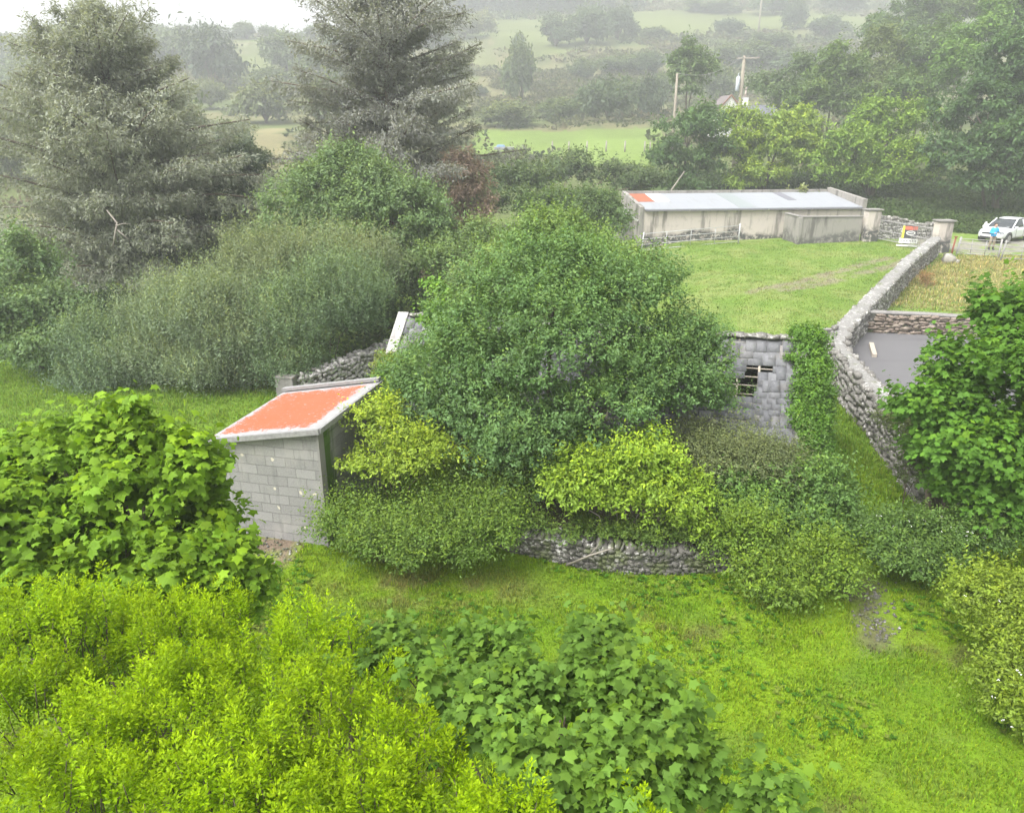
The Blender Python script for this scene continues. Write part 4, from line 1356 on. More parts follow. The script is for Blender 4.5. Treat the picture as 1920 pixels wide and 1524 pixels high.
# ================================================================== poles, far house, things in the meadow
def pole(lab, px, top, Y, r=.15, arm=0.0, can=False, name='utility_pole', lean=0.0, mat=TIMBER_POLE):
    xt, _, zt = at(px, top, Y)
    b = (xt - lean, Y, g1(xt - lean, Y))
    t = thing(name, lab, 'utility pole', b)
    H = zt - b[2]
    m = MB(); m.tube([(0, 0, -.3), (lean * .5, 0, H * .5), (lean, 0, H)], [r * 1.15, r, r * .75], 9); m.build('shaft', mat, t, True)
    if arm:
        m = MB(); m.bar((lean - arm * .35, .1, H - .25), (lean + arm * .65, -.5, H - .25), .14, .16); m.build('crossarm', TIMBER, t)
        for k in (-.3, .15, .6):
            m = MB(); m.tube([(lean + arm * k, -.1 - k * .4, H - .2), (lean + arm * k, -.1 - k * .4, H - .02)], [.05, .04], 6); m.build('insulator', STEEL_OLD, t, True)
    if can:
        m = MB(); m.tube([(lean - .52, -.1, H - 3.7), (lean - .50, -.1, H - 3.6), (lean - .48, -.1, H - 2.2), (lean - .48, -.1, H - 2.1)], [.15, .22, .22, .12], 10)
        m.tube([(lean - .48, -.1, H - 2.1), (lean - .48, -.1, H - 1.75)], [.06, .04], 6); m.bar((lean - .5, -.05, H - 2.9), (lean, 0, H - 2.9), .08); m.build('transformer', plain('grey_paint', (.40, .43, .47), .5), t, True)
    return t, np.array(b) + np.array((lean, 0, H))
_, ptop = pole('stout wooden utility pole with crossarm and grey transformer above the yellow green trees', 1396, 105, 92, .24, 2.4, True)
_, ptop2 = pole('thin bare utility pole left of the pole with the transformer', 1270, 138, 86, .16)
pole('thin utility pole on the skyline right of the tall dark conifer', 829, -6, 300, .28)
pole('thin utility pole at the top edge on the upper field', 1429, -8, 290, .28)
pole('short utility pole on the far left skyline', 50, 42, 250, .22)
# stay leaning up from behind the pale shed
t = thing('leaning_pole', 'thin pale pole leaning up to the right behind the left end of the pale shed', 'pole', at(1253, 365, 63))
e = np.array(at(1283, 322, 64)) - np.array(t.location)
m = MB(); m.tube([np.array((-.55, -.1, -2.0)), (0, 0, 0), e], [.07, .065, .05], 6); m.build('shaft', BARK_PALE, t, True)
m = MB(); m.tube([e, e * 1.03], [.05, .02], 6); m.build('tip', BARK, t, True)
# service cable
t = thing('overhead_cable', 'thin overhead cable between the two utility poles', 'cable', tuple(ptop2))
q = ptop - ptop2
m = MB(); pts = [q * k / 12 + np.array((0, 0, -.9 * sin(pi * k / 12))) for k in range(13)]; m.tube(pts, [.018] * 13, 4); m.build('wire', STEEL_OLD, t)

hx, hy, _ = at(1395, 205, 118)
hz = g1(hx, hy)
zr = at(1400, 196, 118)[2] - hz
house = thing('white_house', 'white house with grey roof and chimney half hidden behind the yellow green trees', 'house', (hx, hy, hz), R(4))
m = MB(); m.prism([(-1.5, 0, -.5), (7.5, 0, -.5), (7.5, 5.5, -.5), (-1.5, 5.5, -.5)], [(-1.5, 0, zr - 1.9), (7.5, 0, zr - 1.9), (7.5, 5.5, zr - 1.9), (-1.5, 5.5, zr - 1.9)])
za = at(1367, 180, 118)[2] - hz
gxl = at(1367, 190, 118)[0] - hx
q = [(gxl - 1.9, -.5), (gxl + 1.9, -.5), (gxl + 1.9, za - 2.1), (gxl, za), (gxl - 1.9, za - 2.1)]
m.prism([(x, -.6, z) for x, z in q], [(x, 4, z) for x, z in q]); m.build('wall', WHITEWASH, house)
m = MB(); m.prism([(-1.7, -.3, zr - 2.0), (7.7, -.3, zr - 2.0), (7.7, 5.8, zr - 2.0), (-1.7, 5.8, zr - 2.0)], [(-1.7, 2.7, zr), (7.7, 2.7, zr), (7.7, 2.8, zr), (-1.7, 2.8, zr)])
rf2 = m.build('roof', plain('house_slate', (.11, .115, .135), .8), house)
m = MB(); cxh = at(1408, 190, 118)[0] - hx
m.box((cxh, 2.7, zr + .45), (1.05, .7, 1.3)); ch = m.build('chimney', WHITEWASH, rf2)
m = MB(); m.box((cxh, 2.7, zr + 1.16), (1.15, .8, .14)); m.tube([(cxh + .12, 2.7, zr + 1.2), (cxh + .12, 2.7, zr + 2.0)], [.16, .13], 8); m.tube([(cxh + .12, 2.7, zr + 2.0), (cxh + .12, 2.7, zr + 2.5)], [.12, .16], 8)
m.build('chimney_pot', plain('pot_clay', (.36, .30, .27), .8), rf2, True)
m = MB(); m.bar((gxl - 2.1, -.7, za - 2.25), (gxl, -.7, za + .08), .12, .2); m.bar((gxl + 2.1, -.7, za - 2.25), (gxl, -.7, za + .08), .12, .2)
m.build('bargeboard', plain('brown_board', (.28, .15, .11), .7), house)
m = MB()
for sgn in (-1, 1):
    a = (gxl, -.75, za + .1); b = (gxl + sgn * 2.2, -.75, za - 2.3); c = (gxl + sgn * 2.2, 4, za - 2.3); d = (gxl, 4, za + .1)
    dn = np.array((0, 0, -.1)); m.prism([np.array(p) + dn for p in (a, b, c, d)], [a, b, c, d])
m.build('wing_roof', plain('tile_roof', (.15, .125, .125), .8), house)

# meadow fence
for i, px in enumerate((1035, 1066, 1100, 1136, 1171, 1208, 1218)):
    x, y, z = hit(px, 286)
    t = thing('fence_post', 'grey wooden fence post along the near edge of the bright far meadow', 'fence post', (x, y, z), 0, 'fence posts of the far meadow')
    m = MB(); m.tube([(0, 0, -.2), (.03, 0, 1.35)], [.11, .10], 6); m.build('shaft', TIMBER, t, True)
    m = MB(); m.tube([(.03, 0, 1.35), (.03, 0, 1.42)], [.10, .03], 6); m.build('weathered_top', TIMBER, t, True)
x, y, z = hit(945, 286)
t = thing('meadow_trailer', 'small low trailer with a blue cover at the left of the bright far meadow', 'trailer', (x, y, z))
m = MB(); m.box((0, 0, .5), (2.8, 1.3, .4)); m.build('bed', plain('pale_grey_metal', (.25, .25, .25), .6), t, bevel=.05)
m = MB(); m.box((-.45, 0, .82), (1.3, 1.1, .3), top=.8); m.build('cover', plain('blue_tarp', (.13, .22, .36), .6), t, bevel=.1)
for sgn in (-1, 1):
    m = MB(); m.tube([(.3, sgn * .8 - .08, .32), (.3, sgn * .8 + .08, .32)], [.32, .32], 12); m.build('wheel', DARKVOID, t, True)

# ================================================================== the car
PAINT, pnt = newmat('white_car_paint')
pp = finish(pnt, (.62, .63, .65), .28, .5)
pp.inputs['Coat Weight'].default_value = .5
GLASS, gnt = newmat('dark_car_glass')
finish(gnt, (.035, .04, .045), .08, .6)
TYRE = plain('tyre', (.025, .025, .027), .85)
BLACKP = plain('black_plastic', (.03, .03, .033), .5)
CH = R(212)
cwx, cwy, cwz = hit(1886, 457)
cc = np.array((cwx, cwy)) - np.array((cos(CH) * 1.36 - sin(CH) * .80, sin(CH) * 1.36 + cos(CH) * .80))
car = thing('parked_car', 'white family car parked on the lane facing left at the right edge', 'car', (*cc, cwz), CH)
def loft(secs, name, mat, parent, sub=1):
    """secs: (x, [(y,z) half outline from bottom to top centre])"""
    m = MB(); k = len(secs[0][1]); idx = []
    for x, h in secs:
        b = len(m.v); m.v += [(x, y, z) for y, z in h] + [(x, -y, z) for y, z in h[::-1]]; idx.append(b)
    n = 2 * k
    for a, b in zip(idx, idx[1:]):
        for i in range(n):
            j = (i + 1) % n; m.f.append((a + i, a + j, b + j, b + i))
    m.f.append(tuple(range(idx[0] + n - 1, idx[0] - 1, -1))); m.f.append(tuple(range(idx[-1], idx[-1] + n)))
    o = m.build(name, mat, parent, True)
    if sub:
        s = o.modifiers.new('smooth', 'SUBSURF'); s.levels = sub; s.render_levels = sub
    return o
def sec(x, w, zb, zm, zt, crown_):
    return (x, [(w * .90, zb), (w * .97, zb + .08), (w, zm), (w * .985, zt - .08), (w * .93, zt), (w * .45, zt + crown_), (.02, zt + crown_ * 1.15)])
loft([sec(-2.24, .70, .42, .66, .95, .02), sec(-2.18, .84, .34, .66, 1.0, .02), sec(-1.9, .90, .30, .66, 1.04, .02), sec(-.9, .92, .26, .64, 1.02, .02), sec(.3, .92, .26, .62, 1.0, .02),
      sec(.95, .92, .26, .62, .98, .04), sec(1.5, .91, .28, .62, .93, .05), sec(1.95, .86, .30, .60, .84, .05), sec(2.18, .76, .32, .56, .74, .03), sec(2.28, .62, .38, .54, .66, .01)], 'body', PAINT, car)
loft([(-2.0, [(.80, .98), (.80, 1.0), (.68, 1.15), (.62, 1.2), (.3, 1.22), (.02, 1.22)]), (-1.55, [(.86, 1.0), (.85, 1.05), (.71, 1.42), (.66, 1.47), (.3, 1.5), (.02, 1.5)]),
      (-.6, [(.87, .99), (.86, 1.05), (.70, 1.47), (.64, 1.54), (.3, 1.57), (.02, 1.57)]), (.15, [(.87, .98), (.86, 1.03), (.70, 1.45), (.63, 1.52), (.3, 1.55), (.02, 1.55)]),
      (.75, [(.86, .97), (.85, 1.0), (.73, 1.2), (.68, 1.24), (.3, 1.27), (.02, 1.28)]), (1.15, [(.82, .95), (.82, .96), (.76, .98), (.72, 1.0), (.3, 1.03), (.02, 1.03)])], 'windows', GLASS, car)
loft([(-1.95, [(.60, 1.22), (.61, 1.24), (.3, 1.27), (.02, 1.27)]), (-1.5, [(.67, 1.48), (.66, 1.52), (.3, 1.55), (.02, 1.55)]), (-.6, [(.67, 1.54), (.65, 1.585), (.3, 1.62), (.02, 1.62)]), (.12, [(.65, 1.52), (.64, 1.555), (.3, 1.59), (.02, 1.59)]), (.26, [(.6, 1.49), (.6, 1.50), (.3, 1.53), (.02, 1.53)])], 'roof', PAINT, car)
for s in (-1, 1):
    for a, b, w, h in (((.98, .835, .97), (.2, .675, 1.51), .07, .06), ((-.55, .875, 1.0), (-.5, .69, 1.51), .08, .05), ((-1.95, .80, 1.02), (-1.45, .69, 1.49), .22, .06)):
        m = MB(); m.bar((a[0], s * a[1], a[2]), (b[0], s * b[1], b[2]), w, h); m.build('pillar', PAINT, car)
for x in (1.36, -1.36):
    for s in (-1, 1):
        m = MB(); m.tube([(x, s * .66, .34), (x, s * .70, .34), (x, s * .89, .34), (x, s * .915, .34)], [.30, .345, .345, .30], 20); w = m.build('wheel', TYRE, car, True)
        m = MB(); m.tube([(x, s * .90, .34), (x, s * .925, .34)], [.23, .21], 14); m.build('rim', STEEL_OLD, w)
        m = MB(); m.tube([(x, s * .80, .36), (x, s * .928, .36)], [.41, .405], 22); m.build('wheel_arch', BLACKP, car, True)
        w.location = (0, s * .02, 0)
for s in (-1, 1):
    m = MB(); m.box((2.02, s * .62, .73), (.32, .36, .13), R(-s * 28), .8); m.build('headlight', plain('headlamp', (.16, .17, .19), .15, .6), car, bevel=.03)
    m = MB(); m.ball((.78, s * 1.0, 1.03), (.10, .13, .09)); m.build('mirror', PAINT, car, True)
m = MB(); m.box((2.24, 0, .66), (.08, .95, .13)); m.build('grille', BLACKP, car, bevel=.02)
m = MB(); m.box((2.23, 0, .38), (.10, 1.1, .16)); m.build('air_intake', BLACKP, car, bevel=.03)
m = MB(); m.box((2.30, 0, .50), (.03, .52, .11)); m.build('number_plate', WHITE_SHEET, car)
for x in (.55, -.45):
    m = MB(); m.bar((x, .925, .34), (x, .925, .96), .012); m.build('door_gap', BLACKP, car)
for x in (.42, -.58):
    m = MB(); m.box((x - .25, .93, .86), (.2, .03, .03)); m.build('door_handle', PAINT, car)
# crumpled white bag on the bank behind the bonnet
x, y, _ = at(1852, 418, 57.5)
t = thing('white_sack', 'small crumpled white sack on the grass beyond the car bonnet', 'sack', (x, y, g1(x, y)))
v, f, r = rocks(rngb, np.array([(0, 0, .3), (.22, 0, .45), (-.08, .05, .55)]), np.array([(1., 0, .3), (.9, .4, 0), (.3, 1., .4)]), np.array([(.45, .32, .6), (.34, .25, .28), (.22, .2, .25)]), .4)
link('cloth', quads('cloth', v, f, WHITE_SHEET, smooth=True), t)
m = MB(); m.tube([(-.08, .05, .64), (-.07, .05, .76)], [.04, .07], 7); m.build('tied_neck', WHITE_SHEET, t, True)

# ================================================================== the person
def skin(name, verts, edges, rad, mat, parent, root=0, sub=2):
    me = bpy.data.meshes.new(name); me.from_pydata(verts, edges, []); me.update()
    o = link(name, me, parent); me.materials.append(mat)
    md = o.modifiers.new('skin', 'SKIN'); md.use_smooth_shade = True
    for i, r in enumerate(rad):
        sv = me.skin_vertices[0].data[i]; sv.radius = r if hasattr(r, '__len__') else (r, r); sv.use_root = (i == root)
    s = o.modifiers.new('sub', 'SUBSURF'); s.levels = sub; s.render_levels = sub
    return o
SKIN = plain('skin', (.50, .30, .22), .6, var=.06)
JACKET = plain('blue_jacket', (.055, .36, .68), .7, var=.12)
NAVY = plain('navy_cloth', (.02, .05, .12), .8)
KHAKI = plain('khaki_cloth', (.22, .18, .13), .85)
HAIR = plain('dark_hair', (.03, .022, .02), .7)
pxw, pyw, _ = hit(1857, 470)
pz = g1(pxw, pyw)
person = thing('person', 'person in a bright blue jacket and dark boots standing before the white car', 'person', (pxw, pyw, pz), R(-8))
k = 1.72 / 1.75
P = [(0, 0, .92), (0, 0, 1.10), (0, 0, 1.30), (0, -.01, 1.46), (0, -.02, 1.56), (0, -.03, 1.64), (0, -.02, 1.72),
     (.10, 0, .86), (.12, -.02, .48), (.13, .02, .08), (.14, -.14, .04), (-.10, 0, .86), (-.12, -.02, .48), (-.13, .02, .08), (-.14, -.14, .04),
     (.19, 0, 1.40), (.25, -.03, 1.13), (.10, -.24, 1.16), (-.19, 0, 1.40), (-.25, -.03, 1.13), (-.10, -.24, 1.16)]
E = [(0, 1), (1, 2), (2, 3), (3, 4), (4, 5), (5, 6), (0, 7), (7, 8), (8, 9), (9, 10), (0, 11), (11, 12), (12, 13), (13, 14), (3, 15), (15, 16), (16, 17), (3, 18), (18, 19), (19, 20)]
P = [tuple(c * k for c in p) for p in P]
skin('body', P, E, [(.14, .10), (.125, .09), (.15, .10), (.07, .06), .052, .085, .07, .085, .058, .04, .03, .085, .058, .04, .03, .06, .043, .03, .06, .043, .03], SKIN, person)
skin('jacket', [P[i] for i in (0, 1, 2, 3, 15, 16, 17, 18, 19, 20)], [(0, 1), (1, 2), (2, 3), (3, 4), (4, 5), (5, 6), (3, 7), (7, 8), (8, 9)],
     [(.19, .15), (.185, .14), (.185, .135), (.10, .09), .085, .07, .055, .085, .07, .055], JACKET, person, 1)
skin('hem', [(0, 0, .80), (0, 0, .90)], [(0, 1)], [(.18, .145), (.19, .15)], NAVY, person)
for s in (1, -1):
    skin('trouser_leg', [(s * .09, 0, .86), (s * .12, -.02, .47), (s * .13, .02, .16)], [(0, 1), (1, 2)], [.105, .08, .065], KHAKI, person)
    skin('boot', [(s * .13, .02, .24), (s * .13, .03, .07), (s * .14, -.16, .05)], [(0, 1), (1, 2)], [.075, .065, .05], BLACKP, person, 1)
m = MB(); m.ball((0, .0, 1.665), (.098, .112, .10), 14, 8); m.build('hair', HAIR, person, True)
fm = MB(); fm.ball((0, -.045, 1.60), (.078, .088, .105), 14, 9); fm.ball((0, -.135, 1.595), (.014, .02, .025), 6, 4)
fm.build('face', SKIN, person, True)
for s in (1, -1):
    m = MB(); m.ball((s * .085, -.27, 1.135), (.04, .045, .03), 8, 5)
    for q in range(4): m.tube([(s * (.06 + .012 * q), -.29, 1.15 - .01 * q), (s * (.045 + .010 * q), -.335, 1.14 - .014 * q), (s * (.035 + .01 * q), -.32, 1.12 - .014 * q)], [.011, .010, .007], 5)
    m.tube([(s * .07, -.26, 1.16), (s * .04, -.28, 1.178)], [.013, .009], 5)
    m.build('hand', SKIN, person, True)
ctl = thing('controller', 'small grey remote controller held by the person in the blue jacket', 'controller', (pxw + .04, pyw - .32, pz + 1.14))
m = MB(); m.box((0, 0, 0), (.15, .09, .05)); m.build('case', plain('grey_plastic', (.3, .3, .32), .5), ctl, bevel=.015)
m = MB(); m.box((0, -.02, .06), (.13, .02, .08)); m.build('screen', BLACKP, ctl)
#@@PART4
# ================================================================== planting: foreground
plant('sycamore_tree', 'leafy bright green sycamore tree at the left edge in front of the grey block shed', 'tree',
      [(120, 925, 140, 115, 7.7), (270, 950, 160, 140, 7.5), (30, 990, 115, 125, 7.2), (370, 1005, 85, 100, 7.7), (230, 830, 66, 60, 7.9), (155, 810, 42, 44, 8.0), (238, 785, 30, 36, 7.9), (200, 790, 26, 30, 8.0), (50, 860, 56, 48, 8.0), (20, 835, 28, 34, 8.1), (110, 860, 50, 48, 7.8), (330, 880, 80, 70, 8.2),
       (100, 1080, 200, 90, 6.9), (300, 1090, 150, 90, 7.0), (425, 1075, 66, 70, 7.2), (470, 1115, 40, 45, 7.1), (60, 1150, 160, 80, 6.6), (250, 1160, 160, 60, 6.6)], .135, (.098, .180, .014), 101, rough=6, mat=LEAF_SOFT, per=11, clump=.95,  tpl=T_MAPLE, cover=2.0, k=5, slen=.26, up=.55, out=.7, cut=.36,
      flat=.55, droop=.5, jitter=.4, tipk=.62, nstem=6, stem_r=.07)
HEDGE = [(60, 1235, 140, 110, 5.4), (190, 1215, 110, 100, 5.7), (330, 1240, 120, 100, 5.5), (440, 1220, 100, 100, 5.7), (560, 1250, 100, 100, 5.6), (660, 1290, 90, 110, 5.3), (250, 1300, 120, 110, 5.1),
         (60, 1390, 130, 130, 4.6), (200, 1420, 130, 130, 4.4), (350, 1370, 120, 130, 4.7), (470, 1430, 120, 130, 4.4), (590, 1380, 110, 120, 4.7), (680, 1440, 110, 120, 4.4), (780, 1440, 80, 110, 4.35),
         (60, 1540, 130, 110, 3.8), (220, 1560, 140, 110, 3.7), (380, 1540, 140, 110, 3.8), (540, 1560, 140, 110, 3.7), (700, 1550, 120, 110, 3.8), (840, 1570, 100, 100, 3.75), (960, 1570, 70, 90, 3.7), (1195, 1560, 40, 40, 3.75)]
plumes('escallonia_shrub', 'broad yellow green shrub of upright leafy shoots filling the bottom left corner', 'shrub', HEDGE, 102, (.138, .222, .002), mat=LEAF_SOFT)
plant('sycamore_sapling', 'blue green young sycamore with large lobed leaves in front of the lawn at bottom centre', 'tree',
      [(740, 1210, 66, 44, 5.8), (850, 1205, 56, 44, 5.8), (900, 1250, 105, 55, 5.6), (1130, 1205, 36, 40, 5.6), (1060, 1265, 105, 58, 5.4), (880, 1320, 120, 80, 5.0), (1050, 1350, 160, 110, 4.8), (1220, 1370, 90, 100, 4.8), (1000, 1455, 130, 90, 4.3),
       (1180, 1480, 150, 100, 4.2), (1300, 1440, 60, 60, 4.5), (1410, 1520, 45, 40, 4.05)], .112, (.074, .140, .022), 103, rough=6, mat=LEAF_SOFT, per=11, clump=.95,  tpl=T_MAPLE, cover=1.7, k=5, slen=.24, up=.75, out=.6, cut=.42, wild=.16, bumpy=.9,
      flat=.75, droop=.3, jitter=.35, tipk=.40, nstem=8, stem_r=.03)

# ================================================================== planting: around the ruin
plant('willow_bush', 'big round dark green bush growing over the middle of the slate roofed ruin', 'bush',
      [(1040, 540, 150, 105, 17.6), (905, 610, 105, 105, 16.8), (1180, 600, 105, 105, 16.8), (1040, 680, 190, 150, 15.8), (860, 720, 95, 110, 16.2), (1235, 700, 95, 105, 16.4), (960, 800, 140, 110, 15.2),
       (1130, 780, 130, 100, 15.2), (990, 870, 110, 55, 14.9), (1310, 690, 50, 80, 16.9), (1270, 640, 70, 70, 17.0), (1290, 730, 70, 55, 16.6), (1180, 690, 90, 90, 16.0), (870, 650, 60, 60, 17.0), (820, 790, 70, 60, 15.9), (1340, 745, 40, 36, 16.4)], .095, (.074, .138, .044), 104, rough=8, tpl=T_OV, cover=2.0, k=8, slen=.34, up=.6, cut=.40, tipk=.65, flat=.5, wild=.16, bumpy=1.35, per=26, clump=1.6,
      nstem=8, stem_r=.07, maxs=40000, shrink=.95, base=(.7, 15.9))
plant('ash_tree', 'rounded light green tree rising hazily behind the top of the big round bush', 'tree',
      [(1040, 465, 95, 62, 25), (965, 500, 80, 60, 25), (1120, 500, 85, 60, 25), (1200, 520, 60, 60, 24)], .13, (.095, .155, .04), 105, rough=6, cover=2.0, k=7, cut=.40, nstem=3, stem_r=.1)
plant('sycamore_shoot', 'slim light green shoot standing against the left end of the slate roof', 'sapling',
      [(822, 550, 20, 38, 18.3), (814, 600, 30, 42, 18.0), (836, 640, 30, 40, 17.6)], .11, (.085, .170, .022), 106, rough=3, tpl=T_MAPLE, cover=1.6, k=5, slen=.2, up=1.0, cut=.3, nstem=2, stem_r=.03)
plant('elder_bush', 'mid green bush hiding the left half of the slate roof', 'bush',
      [(795, 690, 55, 70, 17.6), (765, 755, 45, 60, 17.2), (740, 720, 30, 50, 17.8)], .10, (.070, .135, .034), 107, rough=5, cover=2.0, k=7, slen=.28, cut=.38, nstem=4, stem_r=.03)
plant('yellow_shrub', 'yellow green shrub against the right side of the orange roofed shed', 'shrub',
      [(700, 800, 45, 36, 15.1), (760, 835, 60, 38, 14.7), (675, 868, 40, 30, 14.4), (815, 868, 50, 26, 14.4), (720, 775, 40, 28, 15.5), (740, 880, 60, 30, 14.3)], .095, (.155, .225, .024), 108, rough=6, cover=1.7, k=6,
      slen=.3, up=.25, out=.9, cut=.44, flat=.8, tipk=.65, nstem=6, stem_r=.025)
plant('golden_shrub', 'bright golden yellow shrub with bare stems above the low curving rubble wall', 'shrub',
      [(1100, 890, 65, 45, 13.9), (1195, 875, 75, 52, 14.0), (1265, 925, 75, 48, 13.7), (1150, 935, 85, 36, 13.6), (1305, 965, 42, 40, 13.4), (1325, 1000, 26, 26, 13.2), (1210, 835, 40, 28, 14.3), (1060, 930, 32, 38, 13.6), (1250, 965, 60, 34, 13.4)], .105, (.140, .222, .022), 109, rough=7,
      cover=1.7, k=6, slen=.32, up=.2, out=.9, cut=.45, flat=.85, tipk=.7, nstem=7, stem_r=.022, bark=BARK_PALE, stem_name='stems', base=(2.2, 13.75))
plant('bramble_thicket', 'tangled bramble thicket spilling over the left end of the low curving wall', 'bramble',
      [(700, 975, 80, 42, 14.2), (800, 975, 100, 46, 13.9), (905, 970, 80, 50, 14.0), (720, 1020, 85, 45, 13.0), (825, 1030, 95, 45, 12.8), (645, 990, 42, 45, 13.7), (905, 1010, 50, 40, 12.8), (965, 925, 55, 40, 14.5), (905, 915, 50, 34, 14.9)],
      .075, (.072, .128, .020), 110, rough=8, cover=1.6, k=7, slen=.46, up=.35, out=.8, per=18, clump=.8, cut=.48, tipk=1.0, wild=.32, bumpy=1.3, nstem=9, stem_r=.015, stem_name='stems')
plant('thorn_bush', 'greyish twiggy thorn bush below the hole in the slate roof', 'bush',
      [(1385, 850, 100, 52, 15.2), (1295, 835, 55, 48, 15.6), (1450, 880, 75, 48, 14.9), (1330, 890, 60, 40, 14.9)], .06, (.092, .116, .048), 111, rough=8, cover=1.3, k=8, slen=.36, up=.7, cut=.46, tipk=.35, nstem=12, stem_r=.02, bark=BARK_PALE, stem_name='stems')
plant('elder_tree', 'spreading mid green elder right of the golden shrub above the wall end', 'tree',
      [(1520, 915, 85, 50, 14.6), (1590, 955, 34, 32, 14.5), (1440, 960, 95, 50, 14.2), (1535, 985, 75, 45, 14.1), (1390, 930, 60, 50, 14.5), (1400, 1000, 60, 40, 13.8)], .10, (.076, .145, .034), 112, rough=7, cover=1.9, k=7, slen=.32, up=.3, out=.8, cut=.42,
      flat=.75, tipk=.5, nstem=6, stem_r=.03)
plant('bramble_mound', 'low olive green bramble mound on the lawn at the right end of the curving wall', 'bramble',
      [(1430, 1055, 65, 42, 12.5), (1520, 1060, 70, 52, 12.35), (1570, 1080, 28, 40, 12.2), (1480, 1095, 70, 40, 12.0), (1400, 1000, 55, 50, 12.9)], .075, (.080, .138, .016), 113, rough=8, cover=1.7, k=7, slen=.36, up=.3, out=.8, cut=.44, wild=.25, bumpy=1.1,
      tipk=.9, nstem=7, stem_r=.012, stem_name='stems')

plant('weeds', 'low green weeds and ivy along the top of the curving wall beneath the golden shrub', 'weeds',
      [(1010, 985, 60, 22, 13.8), (1080, 1000, 45, 16, 13.5), (1160, 1000, 50, 16, 13.4), (1235, 1005, 50, 18, 13.3), (1310, 1015, 50, 20, 13.2), (1375, 1020, 40, 24, 13.2), (1120, 985, 60, 20, 13.8), (1260, 985, 60, 20, 13.7)],
      .07, (.070, .120, .022), 114, rough=4, cover=1.2, k=6, slen=.2, up=.5, cut=.42, tipk=.7, nstem=4, stem_r=.008, stem_name='stems')

def ruin_w(x, y, z):
    c, s = cos(RU_A), sin(RU_A)
    return (rx0 + x * c - y * s, ry0 + x * s + y * c, RUB + z)
def ivy(name, label, pts, size, color, seed, mat=LEAF_GLOSSY, cover=2.2, **kw):
    rng = np.random.default_rng(seed)
    C = np.array([ruin_w(*p[:3]) for p in pts]); Rr = np.array([p[3] for p in pts])
    C, Rr = break_lobes(rng, C, Rr, 4)
    V, F, rn, tp = crown(rng, C, Rr, size, cover=cover, **kw)
    b = np.array((C[:, 0].mean(), C[:, 1].mean(), g1(C[:, 0].mean(), C[:, 1].mean())))
    root = thing(name, label, 'ivy', tuple(b))
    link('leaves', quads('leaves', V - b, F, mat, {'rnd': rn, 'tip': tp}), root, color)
    m = MB()
    for i in range(5):
        p = C[0] * (1 - i / 5) + C[-1] * i / 5 - b
        m.tube([(p[0], p[1], -.1), (p[0] + .05, p[1] + .05, p[2] * .5), tuple(p)], [.03, .025, .012], 5)
    m.build('stems', BARK, root, True)
pts = []
for s in np.linspace(0, 1.04, 9):
    pts.append((RL - .02, -s * HS, RH - s * (RH - EH) + .12, (.36, .28, .28)))
    pts.append((RL - .02, s * HS * .5, RH - s * .5 * (RH - EH) + .08, (.30, .26, .22)))
    for q in (.5, 1.0, 1.5, 2.0):
        z = RH - s * (RH - EH) - q
        if z > .1: pts.append((RL + .22 + .08 * q, -s * HS, z, (.28, .3, .36)))
pts += [(RL + .2, -HS - .15, z, (.4, .3, .4)) for z in (.2, .7, 1.2)]
ivy('ivy', 'thick green ivy cloaking the right gable of the slate roofed ruin', pts, .09, (.062, .135, .016), 120, k=5, slen=.16, up=.2, out=.8, cut=.3, tipk=.5, shell=.15)
ivy('ivy', 'sparse yellowish ivy creeping over the pale left gable coping', [(.1, -s * HS, RH - s * (RH - EH) + .1, (.20, .2, .12)) for s in np.linspace(.52, .98, 5)] + [(.9, -1.6, 2.0, (.4, .3, .15)), (.5, -1.2, 2.4, (.25, .2, .12))], .085,
    (.125, .165, .025), 121, mat=LEAF, cover=1.5, k=5, slen=.16, up=.3, cut=.40, tipk=.6)

# ================================================================== planting: right foreground
plant('sycamore_tree', 'large sycamore tree with clustered leaves at the right edge by the tarmac yard', 'tree',
      [(1880, 610, 65, 80, 14.6), (1815, 705, 80, 75, 14.2), (1905, 720, 90, 100, 13.6), (1755, 765, 70, 60, 14.4), (1830, 840, 105, 85, 13.8), (1735, 850, 50, 60, 14.4), (1900, 890, 90, 85, 13.2), (1790, 920, 60, 45, 13.7),
       (1960, 640, 80, 120, 14.6), (1970, 850, 80, 150, 13.4), (1885, 965, 50, 34, 13.0)], .155, (.060, .132, .018), 130, rough=7, mat=LEAF_SOFT, tpl=T_MAPLE, cover=2.1, k=5, slen=.34, up=.45, out=.75, cut=.42, flat=.7, droop=.45, jitter=.35, tipk=.55,
      nstem=6, stem_r=.11, base=(9.3, 14.0))
r_, g_, b_ = plant('fuchsia_bush', 'dark twiggy bush with a few red flowers beside the large sycamore tree', 'bush', [(1712, 835, 40, 46, 15.6), (1690, 795, 34, 38, 16.2), (1742, 885, 48, 36, 15.0)], .07, (.048, .068, .020), 131, rough=6, cover=1.6, k=7, slen=.3, up=.8, cut=.44,
      nstem=8, stem_r=.015, stem_name='stems')
blossoms(r_, g_, b_, [(1706, 850, 16, 34, 15.2), (1720, 820, 20, 26, 15.3)], 46, .035, mat=REDBLOOM)
O_ROWS = [(1680, 990, 65, 34, 13.3), (1760, 1010, 85, 44, 13.0), (1835, 1005, 65, 44, 12.9), (1725, 1050, 75, 30, 12.5), (1650, 1005, 26, 24, 13.1)]
r_, g_, b_ = plant('bramble_thicket', 'dark bramble thicket dotted with white flowers below the large sycamore tree', 'bramble', O_ROWS, .075, (.060, .112, .024), 132, rough=8, cover=2.0, k=7, slen=.26, up=.4, out=.8, cut=.40, tipk=.45, nstem=8, stem_r=.012, stem_name='stems')
blossoms(r_, g_, b_, O_ROWS, 70, .026)
